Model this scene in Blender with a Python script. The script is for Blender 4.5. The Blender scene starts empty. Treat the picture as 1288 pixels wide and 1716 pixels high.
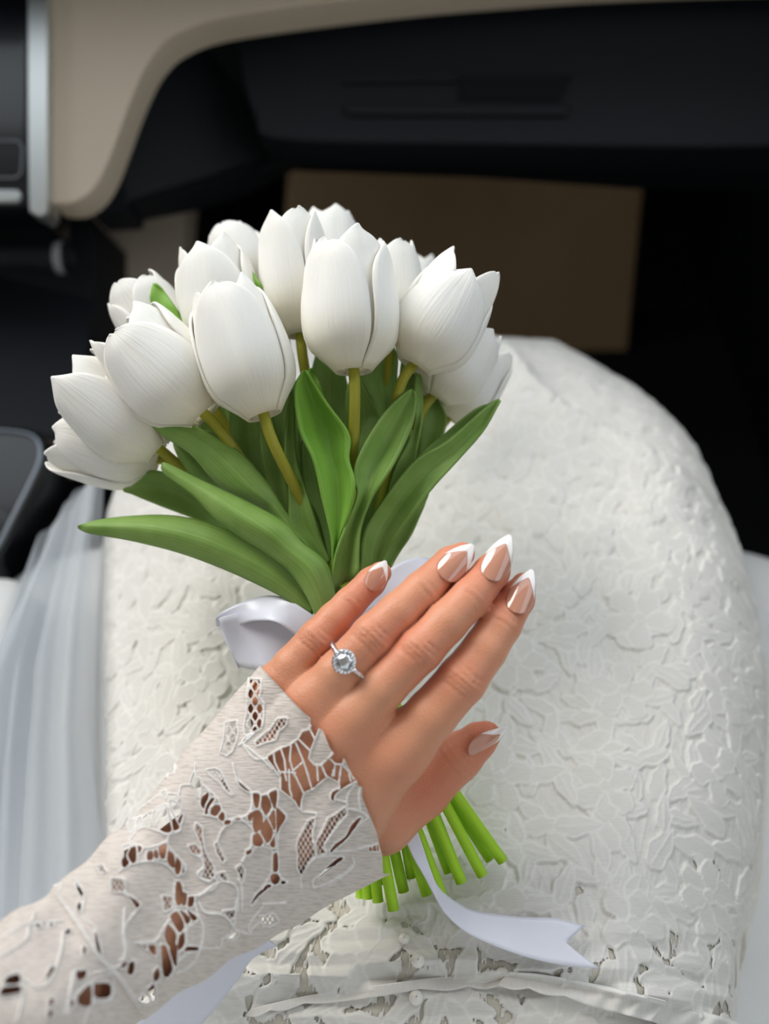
import bpy, math, random
import numpy as np
from mathutils import Vector, Matrix

random.seed(7)
rng = np.random.default_rng(7)
scn = bpy.context.scene
COL = scn.collection

# ------------------------------------------------------------------ camera
W, H, FPX = 1288.0, 1716.0, 1500.0
PITCH = math.radians(52.0)
CAM = np.array([0.0, 0.0, 0.89])
FWD = np.array([0.0, math.cos(PITCH), -math.sin(PITCH)])
UPV = np.array([0.0, math.sin(PITCH), math.cos(PITCH)])
RGT = np.array([1.0, 0.0, 0.0])
cd = bpy.data.cameras.new('camera')
cam = bpy.data.objects.new('camera', cd)
COL.objects.link(cam)
cam.location = CAM
cam.rotation_euler = (math.pi / 2 - PITCH, 0, 0)
cd.sensor_fit = 'VERTICAL'
cd.sensor_height = 48.0
cd.sensor_width = 36.0
cd.lens = FPX / H * 48.0
cd.clip_start = 0.01
cd.clip_end = 50
cd.dof.use_dof = True
cd.dof.focus_distance = 0.385
cd.dof.aperture_fstop = 5.2
scn.camera = cam

# ------------------------------------------------------------------ world, light, exposure
world = bpy.data.worlds.new('world')
scn.world = world
world.use_nodes = True
wn = world.node_tree
wn.nodes.clear()
wo = wn.nodes.new('ShaderNodeOutputWorld')
wb = wn.nodes.new('ShaderNodeBackground')
wb.inputs['Color'].default_value = (0.85, 0.925, 1.0, 1)
wb.inputs['Strength'].default_value = 1.95
wn.links.new(wb.outputs[0], wo.inputs[0])
sun_d = bpy.data.lights.new('sun', 'SUN')
sun_d.energy = 2.7
sun_d.angle = math.radians(35)
sun_d.color = (1.0, 0.95, 0.88)
sun = bpy.data.objects.new('sun', sun_d)
COL.objects.link(sun)
sun.rotation_euler = Vector((0.70, -0.50, -0.75)).to_track_quat('-Z', 'Y').to_euler()
sun.location = (-1, 1.5, 2.5)
vs = scn.view_settings
vs.view_transform = 'Standard'
vs.look = 'None'
vs.gamma = 1.0
vs.use_curve_mapping = False
vs.exposure = -0.06
scn.render.film_transparent = False
try:
    scn.cycles.use_denoising = True
    scn.cycles.max_bounces = 8
    scn.cycles.transparent_max_bounces = 12
except Exception:
    pass

# ------------------------------------------------------------------ helpers
def C(px, py, d):
    """a point seen at pixel (px,py) that stands d metres out along the view axis"""
    px = np.asarray(px, float); py = np.asarray(py, float); d = np.asarray(d, float)
    u = (px - W / 2) / FPX; v = (H / 2 - py) / FPX
    return CAM + d[..., None] * (FWD + u[..., None] * RGT + v[..., None] * UPV)

def on_z(px, py, z):
    px = np.asarray(px, float); py = np.asarray(py, float)
    u = (px - W / 2) / FPX; v = (H / 2 - py) / FPX
    k = FWD[2] + v * UPV[2]
    return C(px, py, (z - CAM[2]) / k)

def to_px(P):
    q = P - CAM
    d = q @ FWD
    return W / 2 + FPX * (q @ RGT) / d, H / 2 - FPX * (q @ UPV) / d, d

def mesh_np(name, V, F, smooth=True, mats=None, mat_idx=None):
    """V (n,3); F (m,3) or (m,4) int array or list of lists"""
    me = bpy.data.meshes.new(name)
    V = np.asarray(V, np.float32)
    if isinstance(F, np.ndarray):
        m, k = F.shape
        me.vertices.add(len(V)); me.vertices.foreach_set('co', V.ravel())
        me.loops.add(m * k); me.loops.foreach_set('vertex_index', F.astype(np.int32).ravel())
        me.polygons.add(m)
        me.polygons.foreach_set('loop_start', np.arange(0, m * k, k, dtype=np.int32))
        me.polygons.foreach_set('loop_total', np.full(m, k, np.int32))
    else:
        me.from_pydata([tuple(map(float, v)) for v in V], [], [tuple(int(i) for i in f) for f in F])
    me.update(calc_edges=True)
    me.validate()
    if smooth:
        me.polygons.foreach_set('use_smooth', np.ones(len(me.polygons), bool))
    if mats:
        for m_ in (mats if isinstance(mats, (list, tuple)) else [mats]):
            me.materials.append(m_)
    if mat_idx is not None:
        me.polygons.foreach_set('material_index', np.asarray(mat_idx, np.int32))
    return me

def link(name, me, parent=None, label=None, cat=None, group=None, kind=None):
    o = bpy.data.objects.new(name, me)
    COL.objects.link(o)
    if parent is not None:
        o.parent = parent
        if parent.type == 'EMPTY' and True:
            o.matrix_parent_inverse = Matrix.Translation(-Vector(world_loc(parent)))
    if label: o['label'] = label
    if cat: o['category'] = cat
    if group: o['group'] = group
    if kind: o['kind'] = kind
    return o

def world_loc(o):
    p = Vector(o.location)
    while o.parent is not None and o.parent.type == 'EMPTY':
        o = o.parent; p += Vector(o.location)
    return p

def empty(name, loc, label, cat, group=None):
    o = bpy.data.objects.new(name, None)
    COL.objects.link(o)
    o.location = Vector([float(x) for x in loc])
    o.empty_display_size = 0.02
    o['label'] = label; o['category'] = cat
    if group: o['group'] = group
    return o

def grid_faces(nu, nv, closed_u=False, closed_v=False):
    a = np.arange(nu * nv).reshape(nu, nv)
    if closed_u: a = np.vstack([a, a[:1]])
    if closed_v: a = np.hstack([a, a[:, :1]])
    return np.stack([a[:-1, :-1], a[1:, :-1], a[1:, 1:], a[:-1, 1:]], -1).reshape(-1, 4)

def solidify(o, t, offset=0.0):
    m = o.modifiers.new('thickness', 'SOLIDIFY'); m.thickness = t; m.offset = offset
    return o

def bevel(o, w, seg=3):
    m = o.modifiers.new('bevel', 'BEVEL'); m.width = w; m.segments = seg; m.limit_method = 'ANGLE'
    return o

def catmull(P, n):
    P = np.asarray(P, float)
    m = len(P)
    if m == 2:
        t = np.linspace(0, 1, n)[:, None]
        return P[0] * (1 - t) + P[1] * t
    Q = np.vstack([2 * P[0] - P[1], P, 2 * P[-1] - P[-2]])
    t = np.linspace(0, m - 1 - 1e-9, n)
    i = t.astype(int); f = (t - i)[:, None]
    a, b, c, d = Q[i], Q[i + 1], Q[i + 2], Q[i + 3]
    return 0.5 * (2 * b + (c - a) * f + (2 * a - 5 * b + 4 * c - d) * f ** 2 + (3 * b - a - 3 * c + d) * f ** 3)

def tube(P, R, nseg=12, cap=True):
    """swept tube along points P with radii R -> V,F(list)"""
    P = np.asarray(P, float); n = len(P)
    R = np.broadcast_to(np.asarray(R, float), (n,))
    T = np.gradient(P, axis=0); T /= np.linalg.norm(T, axis=1)[:, None] + 1e-12
    ref = np.array([0.3, 0.2, 0.93]);
    if abs(T[0] @ ref) > 0.9: ref = np.array([1.0, 0, 0])
    N = np.zeros_like(P); prev = np.cross(T[0], ref); prev /= np.linalg.norm(prev)
    for i in range(n):
        v = prev - T[i] * (prev @ T[i]); v /= np.linalg.norm(v); N[i] = v; prev = v
    B = np.cross(T, N)
    a = np.linspace(0, 2 * np.pi, nseg, endpoint=False)
    V = (P[:, None] + R[:, None, None] * (np.cos(a)[None, :, None] * N[:, None] + np.sin(a)[None, :, None] * B[:, None])).reshape(-1, 3)
    F = grid_faces(n, nseg, closed_v=True).tolist()
    if cap:
        F.append(list(range(nseg))[::-1]); F.append(list(range((n - 1) * nseg, n * nseg)))
    return V, F

def prism(poly_px, d, thick):
    """outline at depth d extruded away from the viewer by thick metres -> V,F. d: scalar or list"""
    p = np.asarray(poly_px, float)
    dd = np.broadcast_to(np.asarray(d, float), (len(p),))
    A = C(p[:, 0], p[:, 1], dd)
    Bk = A + FWD * thick
    n = len(p)
    V = np.vstack([A, Bk])
    F = [list(range(n))[::-1], list(range(n, 2 * n))]
    for i in range(n):
        j = (i + 1) % n
        F.append([i, j, n + j, n + i])
    return V, F

def fix_normals(me):
    import bmesh
    bm = bmesh.new(); bm.from_mesh(me)
    bmesh.ops.recalc_face_normals(bm, faces=bm.faces)
    bm.to_mesh(me); bm.free()
    return me

def box(x0, x1, y0, y1, z0, z1):
    V = [(x, y, z) for x in (x0, x1) for y in (y0, y1) for z in (z0, z1)]
    F = [[0, 1, 3, 2], [4, 6, 7, 5], [0, 4, 5, 1], [2, 3, 7, 6], [0, 2, 6, 4], [1, 5, 7, 3]]
    return np.array(V, float), F

def join(parts):
    V = []; F = []; o = 0
    for v, f in parts:
        V.append(np.asarray(v)); F += [[i + o for i in q] for q in (f.tolist() if isinstance(f, np.ndarray) else f)]
        o += len(v)
    return np.vstack(V), F

# ------------------------------------------------------------------ materials
def srgb(r, g, b):
    f = lambda c: (c / 255 / 12.92) if c / 255 <= 0.04045 else ((c / 255 + 0.055) / 1.055) ** 2.4
    return (f(r), f(g), f(b), 1.0)

def mat(name, col, rough=0.5, metal=0.0, spec=0.5, var=0.0, var_scale=40.0, bump=0.0, bump_scale=200.0,
        bump_dist=0.001, sss=0.0, sss_r=(1, .4, .2), sss_scale=0.004, coat=0.0, trans=0.0, ior=1.45, sheen=0.0):
    m = bpy.data.materials.new(name); m.use_nodes = True
    nt = m.node_tree; b = nt.nodes['Principled BSDF']
    b.inputs['Base Color'].default_value = col
    b.inputs['Roughness'].default_value = rough
    b.inputs['Metallic'].default_value = metal
    b.inputs['Specular IOR Level'].default_value = spec
    b.inputs['IOR'].default_value = ior
    b.inputs['Coat Weight'].default_value = coat
    b.inputs['Coat Roughness'].default_value = 0.05
    b.inputs['Transmission Weight'].default_value = trans
    b.inputs['Sheen Weight'].default_value = sheen
    if sss:
        b.inputs['Subsurface Weight'].default_value = sss
        b.inputs['Subsurface Radius'].default_value = sss_r
        b.inputs['Subsurface Scale'].default_value = sss_scale
    tc = nt.nodes.new('ShaderNodeTexCoord')
    if var:
        nz = nt.nodes.new('ShaderNodeTexNoise'); nz.inputs['Scale'].default_value = var_scale
        nz.inputs['Detail'].default_value = 4
        nt.links.new(tc.outputs['Object'], nz.inputs['Vector'])
        mx = nt.nodes.new('ShaderNodeMix'); mx.data_type = 'RGBA'
        mx.inputs[6].default_value = tuple(c * (1 - var) for c in col[:3]) + (1,)
        mx.inputs[7].default_value = tuple(min(1, c * (1 + var)) for c in col[:3]) + (1,)
        nt.links.new(nz.outputs['Fac'], mx.inputs[0])
        nt.links.new(mx.outputs[2], b.inputs['Base Color'])
    if bump:
        n2 = nt.nodes.new('ShaderNodeTexNoise'); n2.inputs['Scale'].default_value = bump_scale
        n2.inputs['Detail'].default_value = 3
        nt.links.new(tc.outputs['Object'], n2.inputs['Vector'])
        bp = nt.nodes.new('ShaderNodeBump'); bp.inputs['Strength'].default_value = bump
        bp.inputs['Distance'].default_value = bump_dist
        nt.links.new(n2.outputs['Fac'], bp.inputs['Height'])
        nt.links.new(bp.outputs['Normal'], b.inputs['Normal'])
    return m

M = {}
M['beige'] = mat('dash_leather_beige', srgb(206, 190, 168), 0.55, bump=0.15, bump_scale=900, bump_dist=0.0005, var=0.05, var_scale=8)
M['black'] = mat('dash_plastic_black', srgb(11, 17, 24), 0.65, var=0.15, var_scale=6, bump=0.1, bump_scale=900, bump_dist=0.0004)
M['gloss'] = mat('piano_black', srgb(14, 16, 21), 0.2, coat=0.3)
M['chrome'] = mat('satin_chrome', srgb(205, 208, 206), 0.3, metal=0.9)
M['rim'] = mat('dark_chrome', srgb(120, 128, 136), 0.35, metal=0.8)
M['tunnel'] = mat('tunnel_trim', srgb(205, 188, 168), 0.7, var=0.08, var_scale=10)
M['carpet'] = mat('black_carpet', srgb(14, 15, 18), 0.95, bump=0.4, bump_scale=500)
M['mat'] = mat('brown_mat', srgb(214, 180, 138), 0.9, var=0.18, var_scale=7, bump=0.3, bump_scale=400)
M['seat'] = mat('seat_leather', srgb(226, 227, 226), 0.5, var=0.05, var_scale=8)
M['roof'] = mat('headliner', srgb(170, 160, 145), 0.9)
M['outline'] = mat('button_outline', srgb(150, 152, 155), 0.5)

def petal_mat():
    m = mat('tulip_petal', srgb(243, 240, 232), 0.55, spec=0.3, sss=0.35, sss_r=(1, .95, .8), sss_scale=0.006)
    nt = m.node_tree; b = nt.nodes['Principled BSDF']
    uv = nt.nodes.new('ShaderNodeUVMap')
    sp = nt.nodes.new('ShaderNodeSeparateXYZ'); nt.links.new(uv.outputs[0], sp.inputs[0])
    # colour: creamy towards the base of the petal
    mr = nt.nodes.new('ShaderNodeMapRange'); mr.inputs[1].default_value = 0.0; mr.inputs[2].default_value = 0.45
    nt.links.new(sp.outputs['Y'], mr.inputs[0])
    mx = nt.nodes.new('ShaderNodeMix'); mx.data_type = 'RGBA'
    mx.inputs[6].default_value = srgb(232, 224, 194); mx.inputs[7].default_value = srgb(242, 239, 230)
    nt.links.new(mr.outputs[0], mx.inputs[0]); nt.links.new(mx.outputs[2], b.inputs['Base Color'])
    mp = nt.nodes.new('ShaderNodeMapping'); mp.inputs['Scale'].default_value = (34, 2.2, 1)
    nt.links.new(uv.outputs[0], mp.inputs[0])
    nz = nt.nodes.new('ShaderNodeTexNoise'); nz.inputs['Scale'].default_value = 1.0; nz.inputs['Detail'].default_value = 3
    nt.links.new(mp.outputs[0], nz.inputs['Vector'])
    bp = nt.nodes.new('ShaderNodeBump'); bp.inputs['Strength'].default_value = 0.35; bp.inputs['Distance'].default_value = 0.0012
    nt.links.new(nz.outputs['Fac'], bp.inputs['Height']); nt.links.new(bp.outputs[0], b.inputs['Normal'])
    return m
M['petal'] = petal_mat()

def leaf_mat(name, c1, c2):
    m = mat(name, c1, 0.5, spec=0.35)
    nt = m.node_tree; b = nt.nodes['Principled BSDF']
    uv = nt.nodes.new('ShaderNodeUVMap')
    mp = nt.nodes.new('ShaderNodeMapping'); mp.inputs['Scale'].default_value = (22, 1.2, 1)
    nt.links.new(uv.outputs[0], mp.inputs[0])
    nz = nt.nodes.new('ShaderNodeTexNoise'); nz.inputs['Scale'].default_value = 1.0; nz.inputs['Detail'].default_value = 3
    nt.links.new(mp.outputs[0], nz.inputs['Vector'])
    tc = nt.nodes.new('ShaderNodeTexCoord')
    n2 = nt.nodes.new('ShaderNodeTexNoise'); n2.inputs['Scale'].default_value = 60; n2.inputs['Detail'].default_value = 2
    nt.links.new(tc.outputs['Object'], n2.inputs['Vector'])
    ad = nt.nodes.new('ShaderNodeMath'); ad.operation = 'ADD'
    nt.links.new(nz.outputs['Fac'], ad.inputs[0]); nt.links.new(n2.outputs['Fac'], ad.inputs[1])
    mr = nt.nodes.new('ShaderNodeMapRange'); mr.inputs[1].default_value = 0.7; mr.inputs[2].default_value = 1.3
    nt.links.new(ad.outputs[0], mr.inputs[0])
    mx = nt.nodes.new('ShaderNodeMix'); mx.data_type = 'RGBA'
    mx.inputs[6].default_value = c1; mx.inputs[7].default_value = c2
    nt.links.new(mr.outputs[0], mx.inputs[0]); nt.links.new(mx.outputs[2], b.inputs['Base Color'])
    bp = nt.nodes.new('ShaderNodeBump'); bp.inputs['Strength'].default_value = 0.25; bp.inputs['Distance'].default_value = 0.001
    nt.links.new(nz.outputs['Fac'], bp.inputs['Height']); nt.links.new(bp.outputs[0], b.inputs['Normal'])
    return m
M['leaf'] = leaf_mat('leaf_green', srgb(108, 143, 62), srgb(138, 168, 90))
M['leaf_bright'] = leaf_mat('leaf_bright', srgb(108, 156, 48), srgb(134, 178, 76))

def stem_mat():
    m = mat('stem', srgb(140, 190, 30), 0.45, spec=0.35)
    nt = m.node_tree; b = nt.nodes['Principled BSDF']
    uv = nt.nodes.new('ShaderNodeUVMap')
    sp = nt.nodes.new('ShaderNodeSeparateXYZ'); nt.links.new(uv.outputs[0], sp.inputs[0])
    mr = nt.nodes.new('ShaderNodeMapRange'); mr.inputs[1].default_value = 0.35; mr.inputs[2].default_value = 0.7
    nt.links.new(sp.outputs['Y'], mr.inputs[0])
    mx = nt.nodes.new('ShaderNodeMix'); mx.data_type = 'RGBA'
    mx.inputs[6].default_value = srgb(152, 150, 48); mx.inputs[7].default_value = srgb(166, 214, 48)  # olive upper stem: shade and bounced light painted into the colour
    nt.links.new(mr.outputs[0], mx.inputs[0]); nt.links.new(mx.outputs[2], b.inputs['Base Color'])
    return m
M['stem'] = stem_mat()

def skin_mat():
    m = mat('skin', srgb(212, 160, 130), 0.42, spec=0.4, sss=0.25, sss_r=(1, .35, .2), sss_scale=0.004)
    nt = m.node_tree; b = nt.nodes['Principled BSDF']
    at = nt.nodes.new('ShaderNodeAttribute'); at.attribute_name = 'flush'
    tc = nt.nodes.new('ShaderNodeTexCoord')
    nz = nt.nodes.new('ShaderNodeTexNoise'); nz.inputs['Scale'].default_value = 90; nz.inputs['Detail'].default_value = 4
    nt.links.new(tc.outputs['Object'], nz.inputs['Vector'])
    mx0 = nt.nodes.new('ShaderNodeMix'); mx0.data_type = 'RGBA'
    mx0.inputs[6].default_value = srgb(208, 146, 112); mx0.inputs[7].default_value = srgb(222, 164, 130)
    nt.links.new(nz.outputs['Fac'], mx0.inputs[0])
    mx = nt.nodes.new('ShaderNodeMix'); mx.data_type = 'RGBA'
    nt.links.new(mx0.outputs[2], mx.inputs[6]); mx.inputs[7].default_value = srgb(206, 116, 90)
    nt.links.new(at.outputs['Fac'], mx.inputs[0]); nt.links.new(mx.outputs[2], b.inputs['Base Color'])
    vo = nt.nodes.new('ShaderNodeTexVoronoi'); vo.inputs['Scale'].default_value = 1100
    nt.links.new(tc.outputs['Object'], vo.inputs['Vector'])
    n3 = nt.nodes.new('ShaderNodeTexNoise'); n3.inputs['Scale'].default_value = 420; n3.inputs['Detail'].default_value = 4
    nt.links.new(tc.outputs['Object'], n3.inputs['Vector'])
    ad = nt.nodes.new('ShaderNodeMath'); ad.operation = 'ADD'
    nt.links.new(vo.outputs['Distance'], ad.inputs[0]); nt.links.new(n3.outputs['Fac'], ad.inputs[1])
    bp = nt.nodes.new('ShaderNodeBump'); bp.inputs['Strength'].default_value = 0.22; bp.inputs['Distance'].default_value = 0.0006
    nt.links.new(ad.outputs[0], bp.inputs['Height']); nt.links.new(bp.outputs[0], b.inputs['Normal'])
    return m
M['skin'] = skin_mat()
M['nail'] = mat('nail_nude', srgb(200, 142, 118), 0.10, spec=0.6, coat=1.0)
M['nail_tip'] = mat('nail_white', srgb(246, 240, 236), 0.1, spec=0.6, coat=1.0)

def lace_mat(name, c_lo, c_hi, weave=True):
    m = mat(name, c_hi, 0.8, spec=0.15, sheen=0.1)
    nt = m.node_tree; b = nt.nodes['Principled BSDF']
    at = nt.nodes.new('ShaderNodeAttribute'); at.attribute_name = 'cord'
    mx = nt.nodes.new('ShaderNodeMix'); mx.data_type = 'RGBA'
    mx.inputs[6].default_value = c_lo; mx.inputs[7].default_value = c_hi
    nt.links.new(at.outputs['Fac'], mx.inputs[0])
    uv = nt.nodes.new('ShaderNodeUVMap')
    mp = nt.nodes.new('ShaderNodeMapping'); mp.inputs['Scale'].default_value = (0.05, 0.34, 1)
    nt.links.new(uv.outputs[0], mp.inputs[0])
    nz = nt.nodes.new('ShaderNodeTexNoise'); nz.inputs['Scale'].default_value = 1.0; nz.inputs['Detail'].default_value = 2
    nt.links.new(mp.outputs[0], nz.inputs['Vector'])
    bp = nt.nodes.new('ShaderNodeBump'); bp.inputs['Strength'].default_value = 0.9 if weave else 0.15; bp.inputs['Distance'].default_value = 0.0005
    nt.links.new(nz.outputs['Fac'], bp.inputs['Height']); nt.links.new(bp.outputs[0], b.inputs['Normal'])
    th_ = nt.nodes.new('ShaderNodeMapRange'); th_.inputs[1].default_value = 0.36; th_.inputs[2].default_value = 0.52
    th_.inputs[3].default_value = 0.80 if weave else 0.95; th_.inputs[4].default_value = 1.0
    nt.links.new(nz.outputs['Fac'], th_.inputs[0])
    ml = nt.nodes.new('ShaderNodeMix'); ml.data_type = 'RGBA'; ml.blend_type = 'MULTIPLY'; ml.inputs[0].default_value = 1
    mxm = nt.nodes.new('ShaderNodeMath'); mxm.operation = 'MAXIMUM'
    nt.links.new(th_.outputs[0], mxm.inputs[0]); nt.links.new(at.outputs['Fac'], mxm.inputs[1])
    nt.links.new(mx.outputs[2], ml.inputs[6]); nt.links.new(mxm.outputs[0], ml.inputs[7])
    nt.links.new(ml.outputs[2], b.inputs['Base Color'])
    return m
M['lace'] = lace_mat('sleeve_lace', srgb(218, 207, 198), srgb(248, 245, 241))
M['skirt_lace'] = lace_mat('skirt_lace', srgb(224, 221, 215), srgb(237, 235, 230), False)
M['lining'] = mat('gown_lining', srgb(206, 200, 186), 0.8)
M['pearl'] = mat('pearl', srgb(240, 236, 228), 0.2, coat=0.6, sss=0.2, sss_scale=0.002)
M['satin'] = mat('satin_ribbon', srgb(226, 228, 240), 0.24, spec=0.5, sheen=0.3)
M['silver'] = mat('white_gold', srgb(225, 225, 228), 0.15, metal=1.0)
M['diamond'] = mat('diamond', srgb(240, 242, 246), 0.02, metal=0.85, spec=1.0)

def veil_mat():
    m = bpy.data.materials.new('tulle'); m.use_nodes = True
    nt = m.node_tree; nt.nodes.clear()
    o = nt.nodes.new('ShaderNodeOutputMaterial')
    d = nt.nodes.new('ShaderNodeBsdfDiffuse'); d.inputs[0].default_value = srgb(225, 230, 236)
    t = nt.nodes.new('ShaderNodeBsdfTransparent')
    tl = nt.nodes.new('ShaderNodeBsdfTranslucent'); tl.inputs[0].default_value = srgb(225, 230, 236)
    a = nt.nodes.new('ShaderNodeMixShader'); a.inputs[0].default_value = 0.35
    nt.links.new(d.outputs[0], a.inputs[1]); nt.links.new(tl.outputs[0], a.inputs[2])
    b = nt.nodes.new('ShaderNodeMixShader'); b.inputs[0].default_value = 0.42
    nt.links.new(t.outputs[0], b.inputs[1]); nt.links.new(a.outputs[0], b.inputs[2])
    nt.links.new(b.outputs[0], o.inputs[0])
    return m
M['veil'] = veil_mat()

def set_uv(me, uv):
    """uv per vertex"""
    l = me.uv_layers.new(name='UVMap')
    li = np.empty(len(me.loops), np.int32); me.loops.foreach_get('vertex_index', li)
    l.data.foreach_set('uv', np.asarray(uv, np.float32)[li].ravel())

def set_attr(me, name, val):
    a = me.attributes.new(name, 'FLOAT', 'POINT')
    a.data.foreach_set('value', np.asarray(val, np.float32))

# ------------------------------------------------------------------ the car: floor, footwell, dash, console, seat
V, F = box(-1.0, 0.62, -0.5, 1.35, -0.02, 0.0)
link('floor', mesh_np('floor', V, F, False, M['carpet']), kind='structure')
V, F = box(-1.0, 0.62, 1.30, 1.35, 0.0, 0.75)
link('wall_front', mesh_np('wall_front', V, F, False, M['carpet']), kind='structure')
V, F = box(0.50, 0.56, -0.62, 1.30, 0.0, 0.80)
o = link('wall_right', mesh_np('wall_right', V, F, False, M['black']), kind='structure'); bevel(o, 0.015)
V, F = box(-1.06, 0.62, -0.62, 0.42, 1.30, 1.33)
o = link('ceiling', mesh_np('ceiling', V, F, False, M['roof']), kind='structure')  # unseen car roof, added to block overhead sky and shape reflections

V, F = join([box(-1.06, -1.0, -0.62, 1.30, 0.0, 0.88), box(-1.06, -1.0, -0.62, 0.30, 1.20, 1.30), box(-1.06, -1.0, -0.62, -0.45, 0.88, 1.20)])
o = link('wall_left', mesh_np('wall_left', V, F, False, M['black']), kind='structure')  # unseen door side, added so its window band makes streaks on the nails
V, F = box(-1.06, 0.62, -0.66, -0.62, 0.0, 1.33)
o = link('wall_back', mesh_np('wall_back', V, F, False, M['roof']), kind='structure')
# toe board mat, leaning against the front of the footwell
mp = np.array([(484, 258), (780, 266), (1080, 290), (1078, 330), (1066, 440), (1054, 570), (1040, 700), (470, 700), (472, 480), (478, 340)], float)
def plane_d(px, py, p0, n):
    dirs = FWD + ((np.asarray(px) - W / 2) / FPX)[..., None] * RGT + ((H / 2 - np.asarray(py)) / FPX)[..., None] * UPV
    return ((np.asarray(p0) - CAM) @ n) / (dirs @ n)
md = plane_d(mp[:, 0], mp[:, 1], (0, 1.15, 0.23), np.array([0, -0.21, 0.14]) / math.hypot(.21, .14))
V, F = prism(mp, md, 0.015)
o = link('floor_mat', fix_normals(mesh_np('floor_mat', V, F, False, M['mat'])), label='brown footwell mat lying under the glove box', cat='floor mat')
bevel(o, 0.006)

# dashboard
dash = empty('dashboard', C(600, 40, 0.70), 'beige leather dashboard with black lower half above the footwell', 'dashboard')
beige = [(81, -260), (79, 330), (88, 350), (105, 360), (135, 363), (158, 355), (178, 338), (196, 308), (214, 262), (238, 196), (262, 142),
         (282, 114), (304, 94), (350, 73), (420, 58), (560, 39), (720, 21), (880, 8), (1000, 0), (1200, -8), (1500, -14), (1500, -260)]
bp_ = catmull(np.array(beige[1:-1]), 70)
bp_ = np.vstack([[beige[0]], bp_, [beige[-1]]])
bp_ = np.array([W / 2, H / 2]) + (bp_ - np.array([W / 2, H / 2])) * (0.69 / 0.66)   # the far edge makes the outline
bp_[:, 0] = np.maximum(bp_[:, 0], 80)
V, F = prism(bp_, 0.66, 0.035)
o = link('leather_panel', fix_normals(mesh_np('leather_panel', V, F, False, M['beige'])), dash, label='beige leather panel'); bevel(o, 0.008, 4)
strip = catmull(np.array([(47, -260), (47, 100), (49, 330), (54, 354), (66, 361), (77, 356), (79, 330), (79, 100), (80, -260)]), 50)
V, F = prism(strip, 0.648, 0.025)
o = link('chrome_strip', fix_normals(mesh_np('chrome_strip', V, F, False, M['chrome'])), dash, label='satin chrome strip'); bevel(o, 0.003)
low = [(120, -200), (120, 300), (150, 356), (212, 352), (214, 336), (310, 318), (400, 292), (484, 250), (800, 262), (1090, 282), (1500, 292), (1500, -200)]
V, F = prism(low, [.735, .735, .735, .735, .735, .735, .76, .79, .79, .79, .79, .735], 0.05)
o = link('lower_panel', fix_normals(mesh_np('lower_panel', V, F, False, M['black'])), dash, label='black lower dash panel')
lid = catmull(np.array([(392, 30), (396, 80), (404, 130), (425, 190), (470, 232), (800, 240), (1200, 246), (1480, 240)]), 40)
lid = np.vstack([lid, [(1480, -60), (392, -60)]])
V, F = prism(lid, 0.722, 0.05)
o = link('glove_box_lid', fix_normals(mesh_np('glove_box_lid', V, F, False, M['black'])), dash, label='black glove box lid'); bevel(o, 0.005)
V, F = prism([(575, 172), (958, 176), (950, 192), (580, 190)], 0.716, 0.02)
h = link('handle', fix_normals(mesh_np('handle', V, F, False, M['black'])), dash, label='black glove box handle'); bevel(h, 0.002)
V, F = prism([(770, 128), (960, 126), (940, 168), (770, 166)], 0.7195, 0.02)
link('handle_recess', fix_normals(mesh_np('handle_recess', V, F, False, M['carpet'])), dash)
V, F = prism([(575, 126), (765, 124), (765, 136), (575, 138)], 0.718, 0.02)
link('handle_ridge', fix_normals(mesh_np('handle_ridge', V, F, False, M['black'])), dash)

V, F = box(-1.0, 0.50, 0.64, 1.28, 0.74, 0.80)
o = link('dash_top', mesh_np('dash_top', V, F, False, M['black']), dash, label='unseen black dash top added to block low sky'); bevel(o, 0.02, 4)  # out of view, added to keep low sky light off lap and footwell
# centre console
con = empty('center_console', C(-40, 600, 0.80), 'black centre console with glossy screen beside the beige dash', 'console')
V, F = prism([(-400, -260), (44, -260), (46, 346), (-400, 352)], 0.655, 0.09)
o = link('screen', fix_normals(mesh_np('screen', V, F, False, M['gloss'])), con, label='glossy black screen'); bevel(o, 0.003)
rr = []
for (cx, cy, a0) in ((24, 250, 0), (22, 284, 90), (-40, 284, 180), (-40, 250, 270)):
    for k in range(6):
        a = math.radians(a0 - 90 + k * 18)
        rr.append((cx + 14 * math.cos(a), cy + 14 * math.sin(a)))
rr = C(np.array(rr)[:, 0], np.array(rr)[:, 1], np.full(len(rr), 0.6535))
V, F = tube(np.vstack([rr, rr[:2]]), 0.0006, 6, False)
link('button_outline', mesh_np('button_outline', V, F, True, M['outline']), con)
V, F = prism([(-60, 316), (30, 317), (36, 328), (30, 339), (-60, 340)], 0.652, 0.01)
o = link('toggle', fix_normals(mesh_np('toggle', V, F, False, M['chrome'])), con, label='chrome toggle'); bevel(o, 0.0015)
V, F = tube(C(np.array([-60, 40, 100, 112, 118]), np.array([430, 430, 432, 432, 432]), np.array([.72] * 5)), [0.011, 0.011, 0.0125, 0.0125, 0.010], 24)
k = link('knob', mesh_np('knob', V, F, True, M['black']), con, label='black knob with a metal ring')
pr = C(np.array([100, 104]), np.array([432, 432]), np.array([.72, .72]))
a = np.linspace(0, 2 * np.pi, 33)
V, F = tube(C(np.array([96, 100, 106, 110]), np.array([432] * 4), np.array([.72] * 4)), [0.0126, 0.0130, 0.0130, 0.0126], 28, False)
link('metal_ring', mesh_np('metal_ring', V, F, True, M['outline']), con)
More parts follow.
